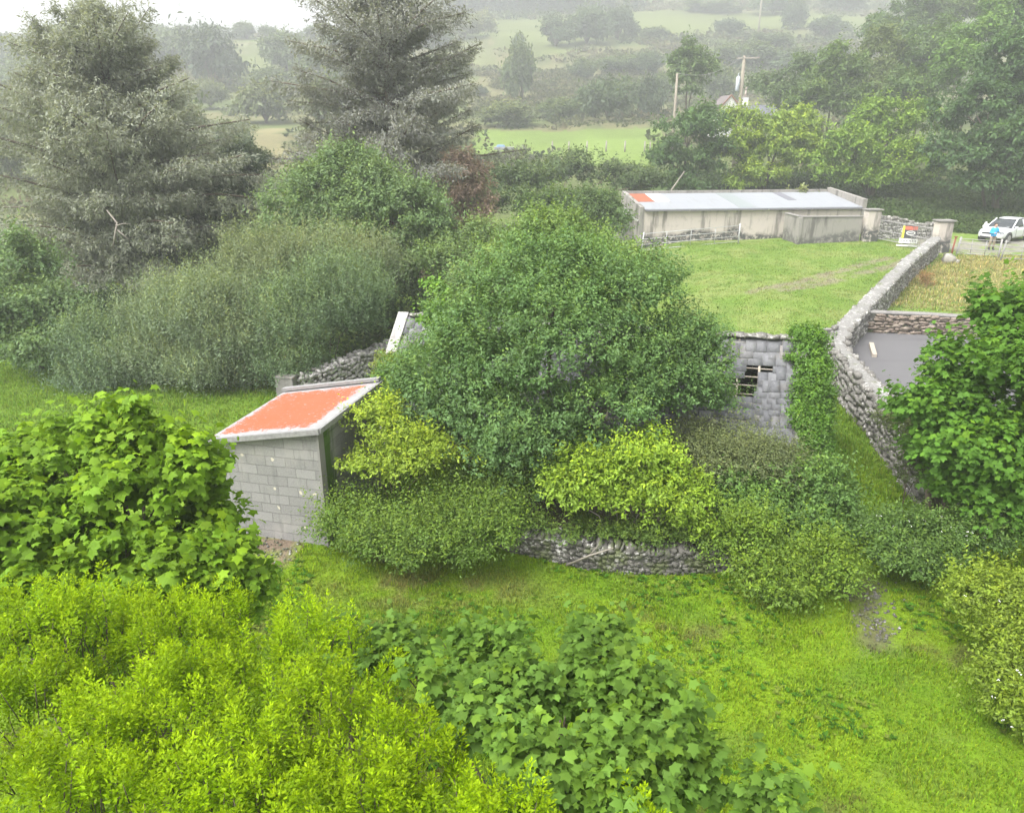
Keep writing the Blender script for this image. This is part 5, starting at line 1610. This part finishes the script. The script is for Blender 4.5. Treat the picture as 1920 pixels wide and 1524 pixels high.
P_ROWS = [(1880, 1130, 75, 52, 10.4), (1920, 1200, 90, 75, 9.7), (1900, 1290, 65, 62, 9.0), (1950, 1350, 70, 65, 8.5), (1845, 1105, 55, 34, 11.0), (1990, 1250, 90, 100, 9.2)]
r_, g_, b_ = plant('bramble_hedge', 'bright yellow green bramble hedge with pale flowers at the lower right edge', 'bramble', P_ROWS, .075, (.112, .168, .016), 133, rough=8, cover=2.0, k=7, slen=.26, up=.4, out=.8, cut=.40, tipk=.6, nstem=8, stem_r=.012, stem_name='stems')
blossoms(r_, g_, b_, P_ROWS, 50, .024)

# ================================================================== planting: left middle distance
W_KW = dict(rough=7, tpl=T_LANCE, cover=2.1, k=9, slen=.55, up=1.3, out=.5, cut=.44, wild=.3, flat=.3, droop=-.2, jitter=.6, tipk=.6, nstem=8, stem_r=.03, stem_name='stems')
plant('willow_shrub', 'small grey green willow shrub at the left end of the meadow edge thicket', 'shrub', [(190, 655, 62, 62, 25.6), (175, 715, 55, 32, 25.0), (255, 690, 60, 50, 25.4)], .13, (.092, .142, .076), 140, **W_KW)
plant('willow_shrub', 'wide pale grey green willow shrub mid thicket behind the shed', 'shrub', [(320, 590, 70, 66, 26.2), (400, 595, 95, 75, 25.8), (470, 640, 80, 70, 25.3), (420, 690, 130, 50, 25.0), (290, 680, 60, 50, 25.2)], .13, (.110, .152, .086), 141, **W_KW)
plant('willow_shrub', 'tall olive green willow shrub next to the left end of the slate roof', 'shrub', [(560, 600, 85, 75, 25.9), (640, 550, 75, 72, 26.6), (545, 680, 70, 40, 25.0), (680, 590, 38, 44, 26.4)], .13, (.090, .140, .070), 142, **W_KW)
plant('willow_shrub', 'hazy grey willow shrub rising behind the thicket under the round tree', 'shrub', [(470, 490, 60, 55, 30), (600, 490, 95, 55, 29.5), (690, 500, 55, 55, 29), (530, 520, 70, 50, 29)], .14, (.11, .145, .075), 143, **W_KW)
plant('sycamore_tree', 'hazy green sycamore tree cut by the left edge above the meadow', 'tree', [(40, 500, 60, 62, 28), (90, 580, 65, 65, 27), (10, 600, 70, 90, 26.8), (70, 660, 70, 50, 26)], .17, (.078, .130, .050), 144, rough=6, tpl=T_OV, cover=2.0, k=7, cut=.40, nstem=3, stem_r=.1)
plant('round_tree', 'round topped green tree between the two big conifers', 'tree',
      [(660, 345, 85, 65, 34.5), (590, 400, 95, 80, 34), (740, 400, 95, 80, 34), (660, 450, 150, 80, 33.5), (560, 460, 75, 60, 33.3), (800, 455, 55, 55, 33.5), (640, 300, 45, 34, 34.8), (690, 500, 120, 50, 33)], .17, (.092, .148, .058), 145, rough=7, cover=2.0, k=7,
      slen=.5, cut=.42, flat=.7, tipk=.5, nstem=5, stem_r=.14, base=(-7, 34))
plant('ash_sapling', 'loose light green saplings between the round tree and the big round bush', 'sapling', [(850, 500, 50, 60, 31), (905, 470, 45, 60, 32), (880, 560, 50, 60, 29)], .15, (.092, .145, .05), 146, rough=6, cover=1.8, k=7, slen=.5, up=.9, cut=.40, nstem=4, stem_r=.05)
plant('evergreen_tree', 'dark evergreen tree in the gloom right of the pale dead branch', 'tree', [(430, 370, 60, 110, 40), (370, 450, 70, 75, 39), (425, 490, 60, 60, 38), (470, 320, 34, 62, 41), (330, 480, 60, 60, 38)], .2, (.065, .088, .058), 147, rough=7, cover=2.0, k=7, slen=.5, cut=.40, tipk=.3, nstem=4, stem_r=.14)

conifer('conifer', 'very broad grey brown conifer with ragged spiky top at the left', 172, 37, 14, 470, (.175, .19, .155), 150, arms=260, lead=5, droop=.45, tilt=.30, low=.08, leaf=.21, dens=1.35,  # needle colour paled to paint in the haze veil
        lenmod=lambda h, az: float(np.interp(h, [.1, .3, .45, .70, .82, .87, .95, 1], [.8, 1.0, 1.08, .74, .48, .22, .14, .05])))
conifer('conifer', 'tall purplish grey conifer reaching the top edge left of centre', 712, 43, -150, 370, (.155, .162, .15), 151, arms=230, lead=2, droop=.3, tilt=.12, low=.2, leaf=.23, dens=1.4, gap=.08,  # paled likewise: haze put into the needle colour
        lenmod=lambda h, az: float(np.interp(h, [.2, .4, .6, .75, .9, 1], [1.05, 1.0, .8, .68, .4, .05])) * (1 + .25 * sin(h * 40)))
conifer('conifer', 'low reddish brown half dead conifer right of the round tree', 868, 41, 285, 175, (.18, .135, .11), 152, arms=90, lead=1, droop=.5, tilt=.1, low=.05, leaf=.24, dens=1.1, power=.5)
x, y, z = at(222, 430, 31.5)
t = thing('dead_branch', 'pale bare forked branch hanging at the front of the broad left conifer', 'branch', (x, y, z))
m = MB(); m.tube([(-.35, 0, -.75), (-.05, -.1, 0), (.0, 0, .25), (-.45, .2, .75)], [.04, .05, .045, .02], 6)
m.build('stem', BARK_PALE, t, True)
m = MB(); m.tube([(-.02, -.05, .15), (.35, -.2, .25), (.6, -.1, .2)], [.03, .02, .01], 5); m.tube([(-.03, -.08, .0), (.3, -.1, -.3), (.5, 0, -.6)], [.03, .02, .01], 5); m.build('twig', BARK_PALE, t, True)

# ================================================================== planting: beyond the pale shed
plant('evergreen_bush', 'low domed dark green bush left of the pale shed', 'bush', [(1075, 390, 72, 42, 50), (1020, 402, 46, 36, 50), (1130, 405, 46, 36, 50), (1080, 430, 80, 35, 49)], .24, (.066, .112, .036), 160, rough=8, cover=2.0, k=7, slen=.6, cut=.38, nstem=4, stem_r=.08)
plant('hawthorn_hedge', 'grey green scrubby hedge below the bright far meadow', 'hedge', [(940, 340, 60, 34, 62), (1010, 345, 60, 28, 64), (1070, 322, 60, 30, 70), (1150, 335, 60, 26, 70), (1215, 350, 50, 26, 68), (1000, 385, 50, 26, 56), (905, 390, 50, 40, 54)], .32, (.056, .088, .034), 161, rough=8, cover=1.9, k=7,
      slen=.7, up=.9, cut=.44, nstem=7, stem_r=.07)
R_KW = dict(rough=9, cover=2.0, k=7, slen=.75, up=.15, out=.9, cut=.43, flat=.85, droop=.25, nstem=5, stem_r=.16)
plant('broadleaf_tree', 'dark green tree at the left end of the wood behind the pale shed', 'tree', [(1290, 255, 52, 55, 76), (1258, 305, 40, 46, 75), (1322, 305, 46, 48, 75), (1285, 345, 50, 30, 74)], .42, (.048, .095, .026), 162, tipk=.3, **R_KW)
plant('sycamore_tree', 'yellow green flowering sycamore directly behind the middle of the pale shed', 'tree', [(1450, 250, 75, 40, 79), (1380, 236, 44, 26, 79.5), (1378, 288, 55, 48, 78), (1472, 295, 65, 50, 77), (1420, 335, 60, 26, 76), (1500, 250, 40, 36, 79)], .42, (.125, .190, .026), 163, tipk=.7, **R_KW)
plant('sycamore_tree', 'lime green layered sycamore behind the right end of the pale shed', 'tree', [(1585, 290, 62, 58, 75), (1675, 245, 75, 56, 77), (1705, 310, 55, 46, 74), (1635, 335, 66, 30, 74), (1560, 320, 40, 36, 75)], .42, (.110, .185, .024), 164, tipk=.55, **R_KW)
plant('chestnut_tree', 'big shadowy dark green tree overhanging the lane behind the white car', 'tree', [(1830, 215, 82, 75, 70), (1905, 140, 80, 80, 72), (1800, 290, 60, 50, 68), (1895, 300, 80, 66, 67), (1970, 200, 90, 130, 70), (1850, 345, 60, 30, 66), (1960, 350, 60, 40, 66)], .46, (.042, .085, .026), 165, tipk=.35, **R_KW)
up_rows = [
    ('tall pale green tree rising behind the thin utility pole', [(1302, 150, 36, 58, 112), (1285, 110, 24, 28, 112)], (.072, .115, .040), .3),
    ('olive tree left of the wood edge above the lime green sycamore', [(1560, 160, 55, 60, 98), (1520, 200, 50, 40, 96), (1600, 200, 50, 45, 96)], (.066, .110, .030), .4),
    ('pinkish olive tree at the middle of the upper wood', [(1640, 130, 60, 62, 104), (1660, 190, 50, 45, 98)], (.075, .105, .034), .4),
    ('soft green tree high in the wood above the big shadowy tree', [(1745, 110, 62, 60, 104), (1720, 180, 55, 48, 92)], (.060, .105, .028), .4),
    ('dark gap filling tree deep in the wood behind the lime green sycamore', [(1700, 150, 50, 55, 108), (1610, 260, 60, 46, 88)], (.045, .082, .026), .2),
    ('bright green tree under the top right corner of the wood', [(1840, 80, 60, 52, 98), (1800, 130, 55, 42, 90)], (.070, .135, .024), .5),
    ('fresh green tree filling the top right corner', [(1910, 40, 70, 56, 100), (1965, 80, 60, 60, 96)], (.064, .125, .026), .5),
    ('hazy green tree at the top of the wood near the upper edge', [(1720, 40, 60, 46, 140), (1665, 60, 50, 40, 136)], (.062, .105, .034), .4),
    ('yellowish tree at the upper edge between the wood and the upper field', [(1790, 25, 56, 44, 142), (1850, 10, 56, 40, 140)], (.075, .115, .030), .5),
    ('grey green tree standing beside the white house chimney', [(1470, 190, 52, 34, 108), (1440, 165, 36, 30, 112), (1515, 150, 40, 40, 110)], (.058, .092, .034), .3),
]
for i, (lab, rows, colr, tk) in enumerate(up_rows):
    plant('broadleaf_tree', lab, 'tree', rows, .5 if rows[0][4] < 110 else .6, colr, 170 + i, rough=9, cover=1.9, k=6, slen=.9, up=.25, out=.9, cut=.42, flat=.8, tipk=tk, nstem=3, stem_r=.16)

# ================================================================== hill bushes from a few shared crowns
protos = []
for i in range(4):
    rng = np.random.default_rng(300 + i)
    C, Rr = auto_lobes(rng, 9, (0, 0, .45), (.78, .78, .5), .3, .55)
    V, F, rn, tp = crown(rng, C, Rr, .17, cover=2.3, k=5, slen=.24, cut=.38, up=.4, out=.8, nfreq=2.2, cull=False, maxs=900)
    me = quads('crown', V, F, LEAF, {'rnd': rn, 'tip': tp})
    m = MB(); m.tube([(0, 0, -.2), (.02, 0, .4)], [.07, .03], 6)
    for a in range(4): m.tube([(0, 0, .1), (.3 * cos(a * 1.6), .3 * sin(a * 1.6), .55)], [.04, .015], 4)
    me2 = bpy.data.meshes.new('trunk'); me2.from_pydata(m.v, [], m.f); me2.materials.append(BARK)
    protos.append((me, me2))
def hillbush(label, px, base, w, h, color, name='hill_bush', cat='bush'):
    x, y, z = hit(px, base)
    t = depth(x, y, z)
    rng = random.Random(int(px * 7 + base))
    root = thing(name, label, cat, (x, y, z - .05 * h * t / FOC), rng.uniform(0, 6.28))
    root.scale = (w * t / FOC * .56, w * t / FOC * .56, h * t / FOC * 1.06)
    me, me2 = protos[rng.randrange(4)]
    link('crown', me, root, color); link('trunk', me2, root)
G1, G2, G3, G4 = (.050, .078, .036), (.066, .095, .038), (.082, .105, .044), (.040, .062, .034)
HB = [
    ('dark round bush left in the clump on the upper field', 1042, 88, 74, 50, G1), ('tall bush in the middle of the clump on the upper field', 1100, 84, 90, 58, G1), ('dense dark bush right in the clump on the upper field', 1158, 76, 70, 48, G4),
    ('tiny bush left of the clump on the upper field', 975, 92, 26, 22, G1),
    ('tall narrow bush on the slope right of the tall purplish conifer', 978, 192, 66, 88, G2), ('wide dark thicket above the bright far meadow', 1140, 228, 110, 74, G1), ('dark bush right of the wide thicket above the meadow', 1208, 222, 70, 60, G4),
    ('low bush above the left end of the bright far meadow', 1050, 226, 90, 34, G2), ('pale low mound left above the bright far meadow', 950, 238, 110, 40, G3),
    ('small bush in the middle of the rough slope', 1092, 150, 56, 32, G2), ('bush strip on the rough slope below the upper field', 1160, 140, 80, 32, G2), ('bush on the rough slope left of the pale tall tree', 1215, 138, 70, 32, G1), ('small low bush at the foot of the clump', 1230, 75, 60, 18, G2),
    ('dark bush on the lower edge of the upper field', 1365, 66, 60, 26, G4), ('upright dark bush on the edge of the upper field', 1490, 56, 50, 40, G4), ('spreading bush right of the upright dark one on the upper field', 1545, 68, 80, 28, G1),
    ('low scrub bush above the white house', 1420, 125, 90, 36, G2), ('low dark scrub bush right above the white house', 1490, 135, 80, 36, G1), ('scrub bush above the transformer pole', 1365, 118, 70, 30, G2), ('low scrub bush between the pole and the upper field', 1440, 92, 90, 24, G2),
    ('rounded bush behind the white house gable', 1350, 188, 66, 50, G2), ('bush in front of the pale tall tree', 1240, 190, 56, 44, G2),
    ('dark hedge bush above the upper field', 1450, 26, 100, 26, G1), ('hedge bush at the top edge above the upper field', 1585, 22, 80, 28, G4), ('low hedge bush at the top edge centre', 1330, 24, 110, 16, G2),
    ('golden green bush left of the upper field', 872, 72, 70, 40, (.10, .115, .045)), ('second golden green bush nearer the upper field', 905, 60, 44, 30, (.10, .12, .045)), ('bush beside the slope right of the tall conifer', 900, 180, 30, 16, G4),
    ('dark rounded tree mass on the hill between the conifers', 400, 165, 110, 96, G4), ('pale bush below the dark mass on the left hill', 395, 205, 70, 50, G3),
    ('bush on the left skyline right of the small field', 547, 68, 44, 26, G1), ('left of two rounded skyline bushes', 463, 74, 48, 24, G2), ('right of two rounded skyline bushes', 502, 72, 38, 20, G2), ('spreading bush right of the small left field', 540, 135, 100, 60, G2), ('bush on the skyline just left of the tall conifer', 596, 75, 60, 22, G2),
    ('wide hedge bush above the small dry field', 500, 232, 110, 70, G3), ('green bush below the small left field', 520, 180, 90, 44, G2), ('bush in front of the small dry field on the left hill', 440, 300, 80, 60, G2),
    ('bush left behind the dark mass on the hill', 320, 130, 100, 60, G2), ('wide bush on the hill above the broad conifer', 250, 110, 130, 50, G2), ('dark bush on the far left hill', 45, 130, 80, 44, G4), ('bush at the left edge of the hill', 10, 120, 60, 40, G1),
    ('hazy bush below the dark bush on the far left', 60, 190, 110, 60, G2), ('lower hazy bush at the left edge', 15, 260, 100, 70, G3), ('pale green bush at the left edge above the sycamore', 20, 340, 110, 80, G3), ('skyline bush left of the broad conifer top', 100, 85, 90, 30, G1), ('skyline bush right of the broad conifer top', 300, 78, 110, 26, G2), ('low skyline bush between the bushes and the conifer', 390, 74, 90, 22, G1),
    ('rounded bush between the left conifer and the dry field', 460, 360, 70, 80, G2), ('green tree mass behind the right of the broad conifer', 340, 300, 110, 110, G2), ('bush mass left behind the broad conifer', 130, 300, 130, 90, G3), ('hazy bush behind the trunk of the tall conifer', 620, 260, 110, 90, G2), ('grey bush right behind the tall conifer', 800, 250, 110, 70, G2),
    ('bush under the right side of the tall conifer', 830, 180, 90, 60, G2), ('bush left under the tall conifer', 590, 170, 90, 60, G2), ('bush high behind the tall conifer', 660, 120, 120, 50, G1), ('bush behind the right of the tall conifer top', 790, 90, 100, 46, G1),
]
for r in HB: hillbush(*r)

# rough scrub of the hillside: gorse, bracken and brambles that nobody could count
def scrub(name, n, seed, poly, size, cols, reject=(), cut=.5, nf=.06, hmul=.6, lab=None):
    rng = np.random.default_rng(seed)
    xs = np.array([p[0] for p in poly]); ys = np.array([p[1] for p in poly])
    x = rng.uniform(xs.min(), xs.max(), n); y = rng.uniform(ys.min(), ys.max(), n)
    k = inpoly(x, y, poly) & (np.abs(x) < .78 * y)
    for P in reject: k &= ~inpoly(x + rng.normal(size=n), y + rng.normal(size=n), P)
    k &= fbm(x * nf, y * nf + 9, o=4) > cut + rng.normal(size=n) * .03
    x, y = x[k], y[k]; n = len(x); z = gz(x, y)
    s = size * rng.uniform(.5, 1.5, n) * np.interp(y, (60, 300), (.7, 1.6))
    ci = (fbm(x * .1 + 3, y * .1, o=2) * 1.3 + rng.normal(size=n) * .12 - .15) * len(cols)
    col = np.array(cols)[np.clip(ci.astype(int), 0, len(cols) - 1)]
    VV, FF, CC = [], [], []
    for j in range(11):
        d = norm(rng.normal(size=(n, 3)) * (1, 1, .5) + (0, 0, .4)); nn = norm(rng.normal(size=(n, 3)) * .6 + (0, 0, .8))
        p = np.stack([x, y, z], 1) + rng.normal(size=(n, 3)) * s[:, None] * (.55, .55, 0) + np.c_[np.zeros(n), np.zeros(n), s * hmul * rng.random(n)]
        v, f = stamp(T_QUAD, p, d, nn, s * rng.uniform(.35, .7, n))
        FF.append(f + sum(len(a) for a in VV)); VV.append(v); CC.append(col * rng.uniform(.6, 1.35, (n, 1)))
    c = np.concatenate(CC)
    o = link(name, quads(name, np.concatenate(VV), np.concatenate(FF), BLADE, colattr=('FACE', np.c_[c, np.ones(len(c))])))
    tag(o, lab, None, None, 'stuff')
    return o
HILL = [(-260, 68), (-60, 72), (40, 80), (260, 100), (330, 440), (-300, 440)]
scrub('hill_scrub', 42000, 400, HILL, 1.25, [(.050, .072, .030), (.075, .095, .036), (.105, .115, .052), (.13, .115, .065)], [P_MEADOW, P_UPPER, P_LEFT1, P_LEFT2], cut=.47)
scrub('slope_tussocks', 16000, 401, P_SLOPE, .8, [(.17, .16, .08), (.12, .125, .05), (.09, .10, .045)], [], cut=.45)
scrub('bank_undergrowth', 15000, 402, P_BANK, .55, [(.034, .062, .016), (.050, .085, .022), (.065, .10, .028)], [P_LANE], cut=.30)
LEFTW = [(-34, 28), (-4, 27), (2, 30), (6, 48), (-4, 68), (-50, 68)]
scrub('meadow_edge_undergrowth', 9000, 403, LEFTW, .6, [(.040, .066, .024), (.055, .088, .030), (.075, .10, .040)], [], cut=.30)
# dark plantation along the right skyline
rng = np.random.default_rng(410)
VV, FF, CC = [], [], []
for q in range(150):
    px = rng.uniform(845, 1215); base = np.interp(px, (845, 900, 1000, 1215), (34, 26, 30, 24)) - abs(rng.normal()) * 5
    x, y, z = hit(px, base); h = rng.uniform(5.5, 9) * (1 if px < 1100 else .6)
    n = 90; tt = rng.random(n) ** .8; a = rng.uniform(0, 6.28, n); rr = h * .24 * (1 - tt * .8) * rng.uniform(.4, 1, n)
    p = np.stack([x + rr * np.cos(a), y + rr * np.sin(a), z + h * (.12 + .88 * tt)], 1)
    v, f = stamp(T_QUAD, p, np.stack([np.cos(a), np.sin(a), -.2 + rng.normal(size=n) * .4], 1), rng.normal(size=(n, 3)) * .5 + (0, 0, 1), np.full(n, h * .17))
    FF.append(f + sum(len(u) for u in VV)); VV.append(v); CC.append(np.tile((.036, .045, .038), (n, 1)) * rng.uniform(.6, 1.4, (n, 1)))
c = np.concatenate(CC)
o = link('skyline_plantation', quads('skyline_plantation', np.concatenate(VV), np.concatenate(FF), BLADE, colattr=('FACE', np.c_[c, np.ones(len(c))])))
tag(o, kind='stuff')
# small pale plants rooted along the back of the pale shed roof
plant('wall_plant', 'small pale yellow plants sprouting along the back of the pale shed roof', 'plant', [(1503, 362, 7, 7, 62.6), (1528, 366, 10, 6, 62.6), (1478, 367, 9, 5, 62.6)], .3, (.16, .19, .09), 420, rough=3, cover=2, k=5, slen=.3, cut=0, nstem=3, stem_r=.03, stem_name='stems')
plant('dock_plant', 'rusty red dock plant beside the long lichened wall in the dry grass', 'plant', [(1735, 523, 5, 16, 39.5), (1737, 535, 8, 10, 39.4)],   .10, (.17, .105, .05), 421, rough=3, cover=.8, k=5, slen=.3, cut=0, up=1.5, nstem=2, stem_r=.02, stem_name='stems')

# ================================================================== grass
YARD = [(p[0], p[1]) for p in poly]
def not_yard(x, y): return ~inpoly(x, y, YARD) & ~inpoly(x, y, P_DIRT)
def lawn_keep(x, y):
    pth = nearline(x, y, LINE_PATH)
    return not_yard(x, y) & ((pth > .38) | (np.random.default_rng(1).random(len(x)) < .15))
grass('lawn_grass', -7.5, 14, 6.3, 18.5, 1250, .085, 500, lawn_keep, w=.0075)
grass('meadow_grass', -24, -3.5, 16.5, 27.5, 420, .13, 501, lambda x, y: ~inpoly(x, y, P_DIRT), w=.012)
grass('verge_grass', 6.5, 12.5, 15, 29, 650, .15, 502, not_yard, w=.010)
grass('field_grass', 1, 29, 27.5, 55.5, 170, .07, 503, not_yard, w=.016)
def straw(x, y, rng):
    c = groundcolor(x, y); k = rng.random(len(x))[:, None]
    return np.where(k < .45, np.array((.30, .265, .12)) * (.7 + .6 * rng.random((len(x), 1))), c)
grass('dry_grass', 15, 52, 29.3, 52, 150, .2, 504, lambda x, y: not_yard(x, y) & inpoly(x, y, P_DRY), straw, w=.016, lean=.8)

# broad leaved weeds in the lawn
rng = np.random.default_rng(520)
x = rng.uniform(-7, 13, 9000); y = rng.uniform(6.5, 17.5, 9000)
k = (fbm(x * .9 + 20, y * .9, o=3) > .54) & lawn_keep(x, y) & (np.abs(x) < .74 * depth(x, y, 0))
x, y = x[k], y[k]; z = gz(x, y); n = len(x)
sz_ = rng.uniform(.035, .085, n); VV, FF, CC = [], [], []
cw = np.where(rng.random((n, 1)) < .7, np.array((.060, .150, .014)), np.array((.15, .20, .03))) * rng.uniform(.7, 1.3, (n, 1))
for j in range(6):
    a = j * 1.05 + rng.random(n)
    v, f = stamp(T_OV, np.stack([x, y, z + .03], 1), np.stack([np.cos(a), np.sin(a), rng.uniform(.2, .9, n)], 1), np.tile((0., 0, 1), (n, 1)) + rng.normal(size=(n, 3)) * .2, sz_ * rng.uniform(.7, 1.3, n))
    FF.append(f + sum(len(u) for u in VV)); VV.append(v); CC.append(np.repeat(cw, 2, 0))
c = np.concatenate(CC)
tag(link('lawn_weeds', quads('lawn_weeds', np.concatenate(VV), np.concatenate(FF), BLADE, colattr=('FACE', np.c_[c, np.ones(len(c))]))), kind='stuff')
# small grey stones showing in the worn path and before the shed
px_, py_ = [], []
for (x0, y0), (x1, y1) in zip(LINE_PATH, LINE_PATH[1:]):
    t_ = rng.random(70); px_.append(x0 + (x1 - x0) * t_ + rng.normal(size=70) * .2); py_.append(y0 + (y1 - y0) * t_ + rng.normal(size=70) * .15)
dx_ = rng.uniform(-6.5, -3.6, 500); dy_ = rng.uniform(12.8, 14.8, 500); k = inpoly(dx_, dy_, P_DIRT)
x = np.concatenate(px_ + [dx_[k]]); y = np.concatenate(py_ + [dy_[k]]); n = len(x)
s_ = rng.uniform(.015, .06, (n, 1)) * rng.uniform(.6, 1.2, (n, 3))
v, f, r = rocks(rng, np.stack([x, y, gz(x, y) + .01], 1), rdir(rng, n) * (1, 1, .1), s_, .3)
tag(link('loose_stones', quads('loose_stones', v, f, STONE_DARK, {'rnd': r}, smooth=True)), kind='stuff')

# ================================================================== haze
m = MB(); m.box((0, 230, 52), (1020, 700, 112))
hz_m, nt = newmat('haze')
pv = nt.nodes.new('ShaderNodeVolumePrincipled')
pv.inputs['Color'].default_value = (.73, .745, .77, 1)
pv.inputs['Density'].default_value = HAZE_DENSITY
pv.inputs['Anisotropy'].default_value = .35
o = nt.nodes.new('ShaderNodeOutputMaterial'); L(nt, pv.outputs[0], o.inputs['Volume'])
tag(m.build('haze', hz_m), kind='stuff')
